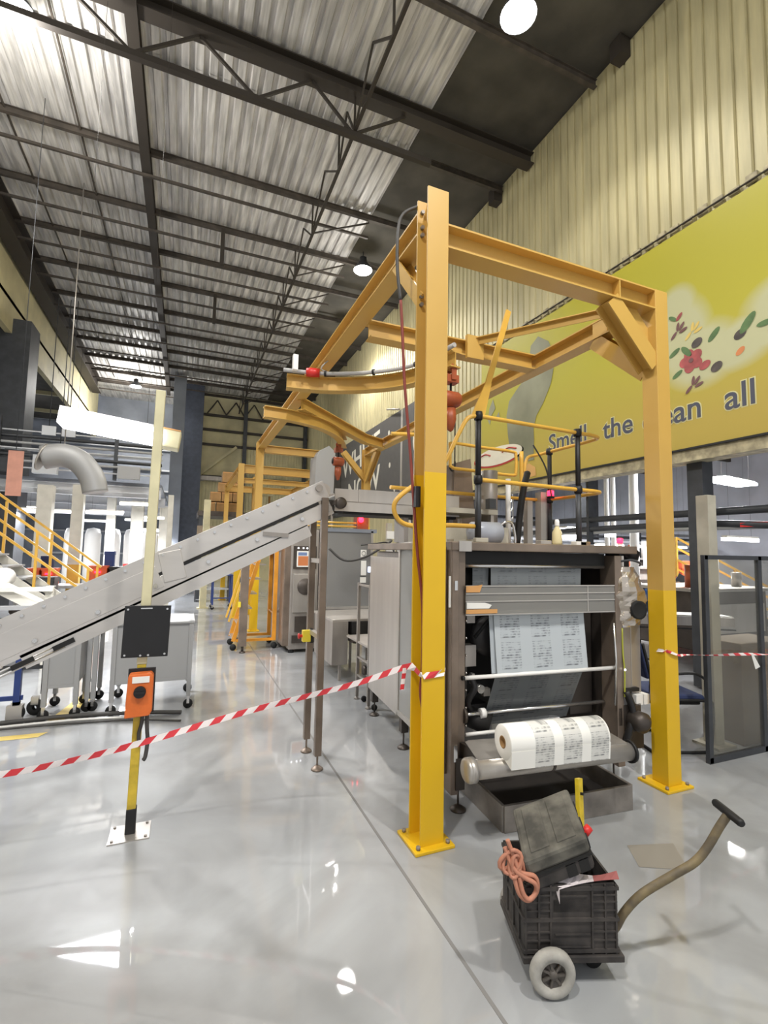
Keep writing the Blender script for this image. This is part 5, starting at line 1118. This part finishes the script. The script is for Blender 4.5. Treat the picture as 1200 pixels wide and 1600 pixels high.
# annex conveyor and machinery
ac=thing('roller_conveyor','low grey conveyor crossing behind the glass screen','conveyor',(4.5,2.2,0))
m=MB(); m.pbox((3.0,2.75,.74),(2.6,-.95,-.06),(.16,.42,0),(0,0,.12)); m.build('bed','stainless_dull',ac); m=MB(); m.pbox((3.02,2.78,.862),(2.6,-.95,-.06),(.12,.36,0),(0,0,.01)); m.build('belt','machine_cream',ac)
m=MB(); m.bar((3.0,2.74,.70),(5.6,1.79,.64),.02,.02); m.build('drip_rail','machine_black',ac)
for (x,y) in ((3.2,2.8),(4.2,2.4),(5.3,2.0)): MB().box(x-.03,y-.03,0,x+.03,y+.03,.74).build('leg','stainless',ac)
am=thing('filling_machine','beige and steel filling machine with round motor behind the right gantry column','machine',(3.9,4.6,0))
MB().box(3.5,4.4,.95,4.9,5.3,1.45).build('hood','machine_cream',am,bev=.03); MB().box(3.5,4.36,.86,4.9,4.42,.95).build('dark_band','stainless_dark',am); MB().box(3.6,4.5,0,4.8,5.2,.86).build('body','stainless_dull',am,bev=.01)
MB().tube(smooth_path([(3.2,4.2,1.55),(3.7,4.2,1.52),(4.3,4.1,1.44),(4.7,4.1,1.42)],4),.05,8).build('arm','stainless',am); MB().tube(smooth_path([(3.0,4.1,1.7),(3.6,4.1,1.66),(4.4,4.05,1.6)],4),.025,8).build('hose','machine_black',am)
MB().lathe((4.75,4.1,1.42),(1,-.2,-.1),[(0,0),(.07,0),(.07,.12),(0,.12)],12).build('motor','machine_black',am); MB().box(4.84,4.34,.8,4.92,4.4,1.3).build('yellow_post',Y,am)
MB().tube([(3.3,4.35,.78),(4.8,4.3,.74)],.06,10).build('roller','machine_cream',am); MB().tube([(3.4,4.3,.62),(4.7,4.25,.6)],.05,10).build('roller','white_plastic',am)
def blockmachine(x,y,w_,d_,h,label,k):
    t=thing('process_machine',label,'machine',(x,y,0))
    MB().box(x-w_/2,y-d_/2,.12,x+w_/2,y+d_/2,h).build('body',['stainless_dull','stainless_dark','machine_cream'][k%3],t,bev=.02)
    MB().box(x-w_/2+.1,y-d_/2-.02,h*.35,x+w_/2-.1,y-d_/2,h*.8).build('front_panel',['stainless_dark','stainless','stainless_dull'][k%3],t)
    MB().box(x-w_/2-.1,y-d_/2-.1,h,x+w_/2+.1,y+d_/2+.1,h+.05).build('top_plate','stainless',t)
    for q in range(3): MB().cyl((x-w_/3+q*w_/3,y-d_/4,h+.05),(x-w_/3+q*w_/3,y-d_/4,h+.3+.12*((q+k)%3)),.08,12).build('nozzle',['stainless','hoist_orange','white_plastic'][(q+k)%3],t)
    for (a_,b3) in ((-1,-1),(1,-1),(-1,1),(1,1)): MB().box(x+a_*(w_/2-.06)-.04,y+b3*(d_/2-.06)-.04,0,x+a_*(w_/2-.06)+.04,y+b3*(d_/2-.06)+.04,.12).build('foot','black_rubber',t)
    return t
blockmachine(7.2,3.4,1.8,1.2,1.05,'low dark process machine seen through the glass screen',1)
blockmachine(8.9,6.6,2.0,1.2,1.3,'steel process machine in the annex left of the beige post',0)
blockmachine(11.3,3.2,1.6,1.2,1.4,'beige process machine deep in the annex behind the glass screen',2)
blockmachine(7.6,10.5,2.2,1.2,1.5,'steel process machine far back in the annex behind the bagging machine',0)
blockmachine(11.2,8.0,1.6,1.2,1.5,'dark process machine deepest in the annex under the tube lamps',1)
bin_(9.0,5.0,.6,.5,1.5,0,'orange_bin','tall rust orange cabinet with red display behind the glass screen',True,'cabinet','cabinet')
s2=thing('annex_stair','dark annex stair with thin yellow rails behind the glass screen','stairs',(9.0,4,0))
for yy in (3.9,4.3):
    MB().bar((8.2,yy+.6,2.0),(9.8,yy-.7,.75),.04,.04).build('hand_rail',Y,s2); MB().bar((8.2,yy+.6,1.55),(9.8,yy-.7,.3),.04,.04).build('hand_rail',Y,s2); MB().bar((8.2,yy+.6,1.2),(9.8,yy-.7,.05),.04,.15).build('stringer','slate_steel',s2)
    for q in (0,.5,1): MB().box(8.2+1.6*q-.02,yy+.6-1.3*q-.02,1.2-1.15*q,8.2+1.6*q+.02,yy+.6-1.3*q+.02,2.0-1.25*q).build('baluster',Y,s2)
for q in range(6): MB().box(8.2+.26*q,3.9+.6-.21*q,1.05-.18*q,8.5+.26*q,4.3+.6-.21*q,1.08-.18*q).build('tread','stainless_dark',s2)
for q,(x,y) in enumerate(((6.6,3.2),(6.9,3.3))): pass
for (x,y,hh,lab) in ((7.6,5.0,4.9,'bright white pipe column in the annex at the right edge'),(7.15,5.3,4.4,'white vertical pipe in the annex, right of the gantry column'),(7.45,5.4,4.3,'second white vertical pipe in the annex beside the first'),):
    t=thing('white_pipe',lab,'pipe',(x,y,0)); MB().cyl((x,y,0),(x,y,hh),.09 if hh>4.8 else .05,12).build('pipe','white_plastic',t)
    for z in (1,2.4,3.6): MB().lathe((x,y,z),(0,0,1),[(.0,0),(.12 if hh>4.8 else .075,0),(.12 if hh>4.8 else .075,.05),(0,.05)],12).build('flange','white_paint',t)
for (x,y,lab) in ((9.3,11.5,'left thin lattice mast behind the black guard rail posts'),(9.75,11.5,'right thin lattice mast behind the black guard rail posts')):
    t=thing('lattice_mast',lab,'mast',(x,y,0))
    for q in (0,.16): MB().box(x+q-.02,y,0,x+q+.02,y+.04,5.0).build('chord','stainless',t)
    for k in range(14): MB().bar((x,y+.02,.3+.33*k),(x+.16,y+.02,.63+.33*k),.02,.02,(0,1,0)).build('lacing','stainless',t)
column(8.2,14.5,.34,5,'slate_steel','dark post in front of the annex end wall, left',flange=False)
column(12.0,10.5,.4,5,'slate_steel','dark post in front of the annex end wall, right',flange=False)
bp2=thing('annex_pipes','bundle of long grey pipes crossing the annex behind the machine roof','pipes',(8,9,2))
for k in range(5): MB().tube([(4.95,9+.2*k,1.75+.16*k),(15.5,8.6+.2*k,1.72+.16*k)],.045,8).build('pipe',['slate_steel','duct_grey','hall_white'][k%3],bp2)
for x in (6,9,13): MB().box(x-.05,9.3,0,x+.05,9.4,2.5).build('rack_post','slate_steel',bp2)
batten((8.4,3.75,3.85),(9.6,3.95,3.85),.5,'large glaring lamp under the annex ceiling at the right edge',hang=5,power=420)
batten((9.4,4.4,3.3),(10.8,4.6,3.3),.4,'second glaring lamp under the annex ceiling below the large one',hang=5,power=380)
batten((7.7,7.2,2.15),(8.3,7.4,2.15),.30,'round glaring lamp behind the machine roof, left of the gantry column',hang=5,power=260,hgt=.28)
batten((8.0,3.4,1.95),(9.1,3.5,1.95),.12,'long thin tube lamp behind the glass screen top rail',hang=5,power=0,glow='small_glow')
batten((6.4,4.6,2.0),(6.6,4.65,2.0),.12,'small lamp just right of the right gantry column',hang=5,glow='small_glow')
batten((8.6,13.2,4.55),(10.4,13.2,4.55),.3,'long added fill lamp high under the annex ceiling before the grey end wall',hang=5,power=420)  # made-up lamp, added to brighten the annex end wall
for k in range(6):
    x=10+.7*k; batten((x,8.35,1.9),(x+.4,8.35,1.9),.10,'small bright tube lamp far in the annex','small_glow',hang=5,name='tube_lamp',grp='small tube lamps deep in the annex')
t=thing('warning_beacon','red beacon on the annex pipe left of the right gantry column','lamp',(7.3,8.4,3.0)); MB().lathe((7.3,8.4,2.6),(0,0,1),[(0,0),(.05,0),(.05,.1),(0,.12)],10).build('lens','beacon_glow',t); MB().cyl((7.3,8.4,0),(7.3,8.4,2.6),.03,8).build('stem','white_plastic',t)
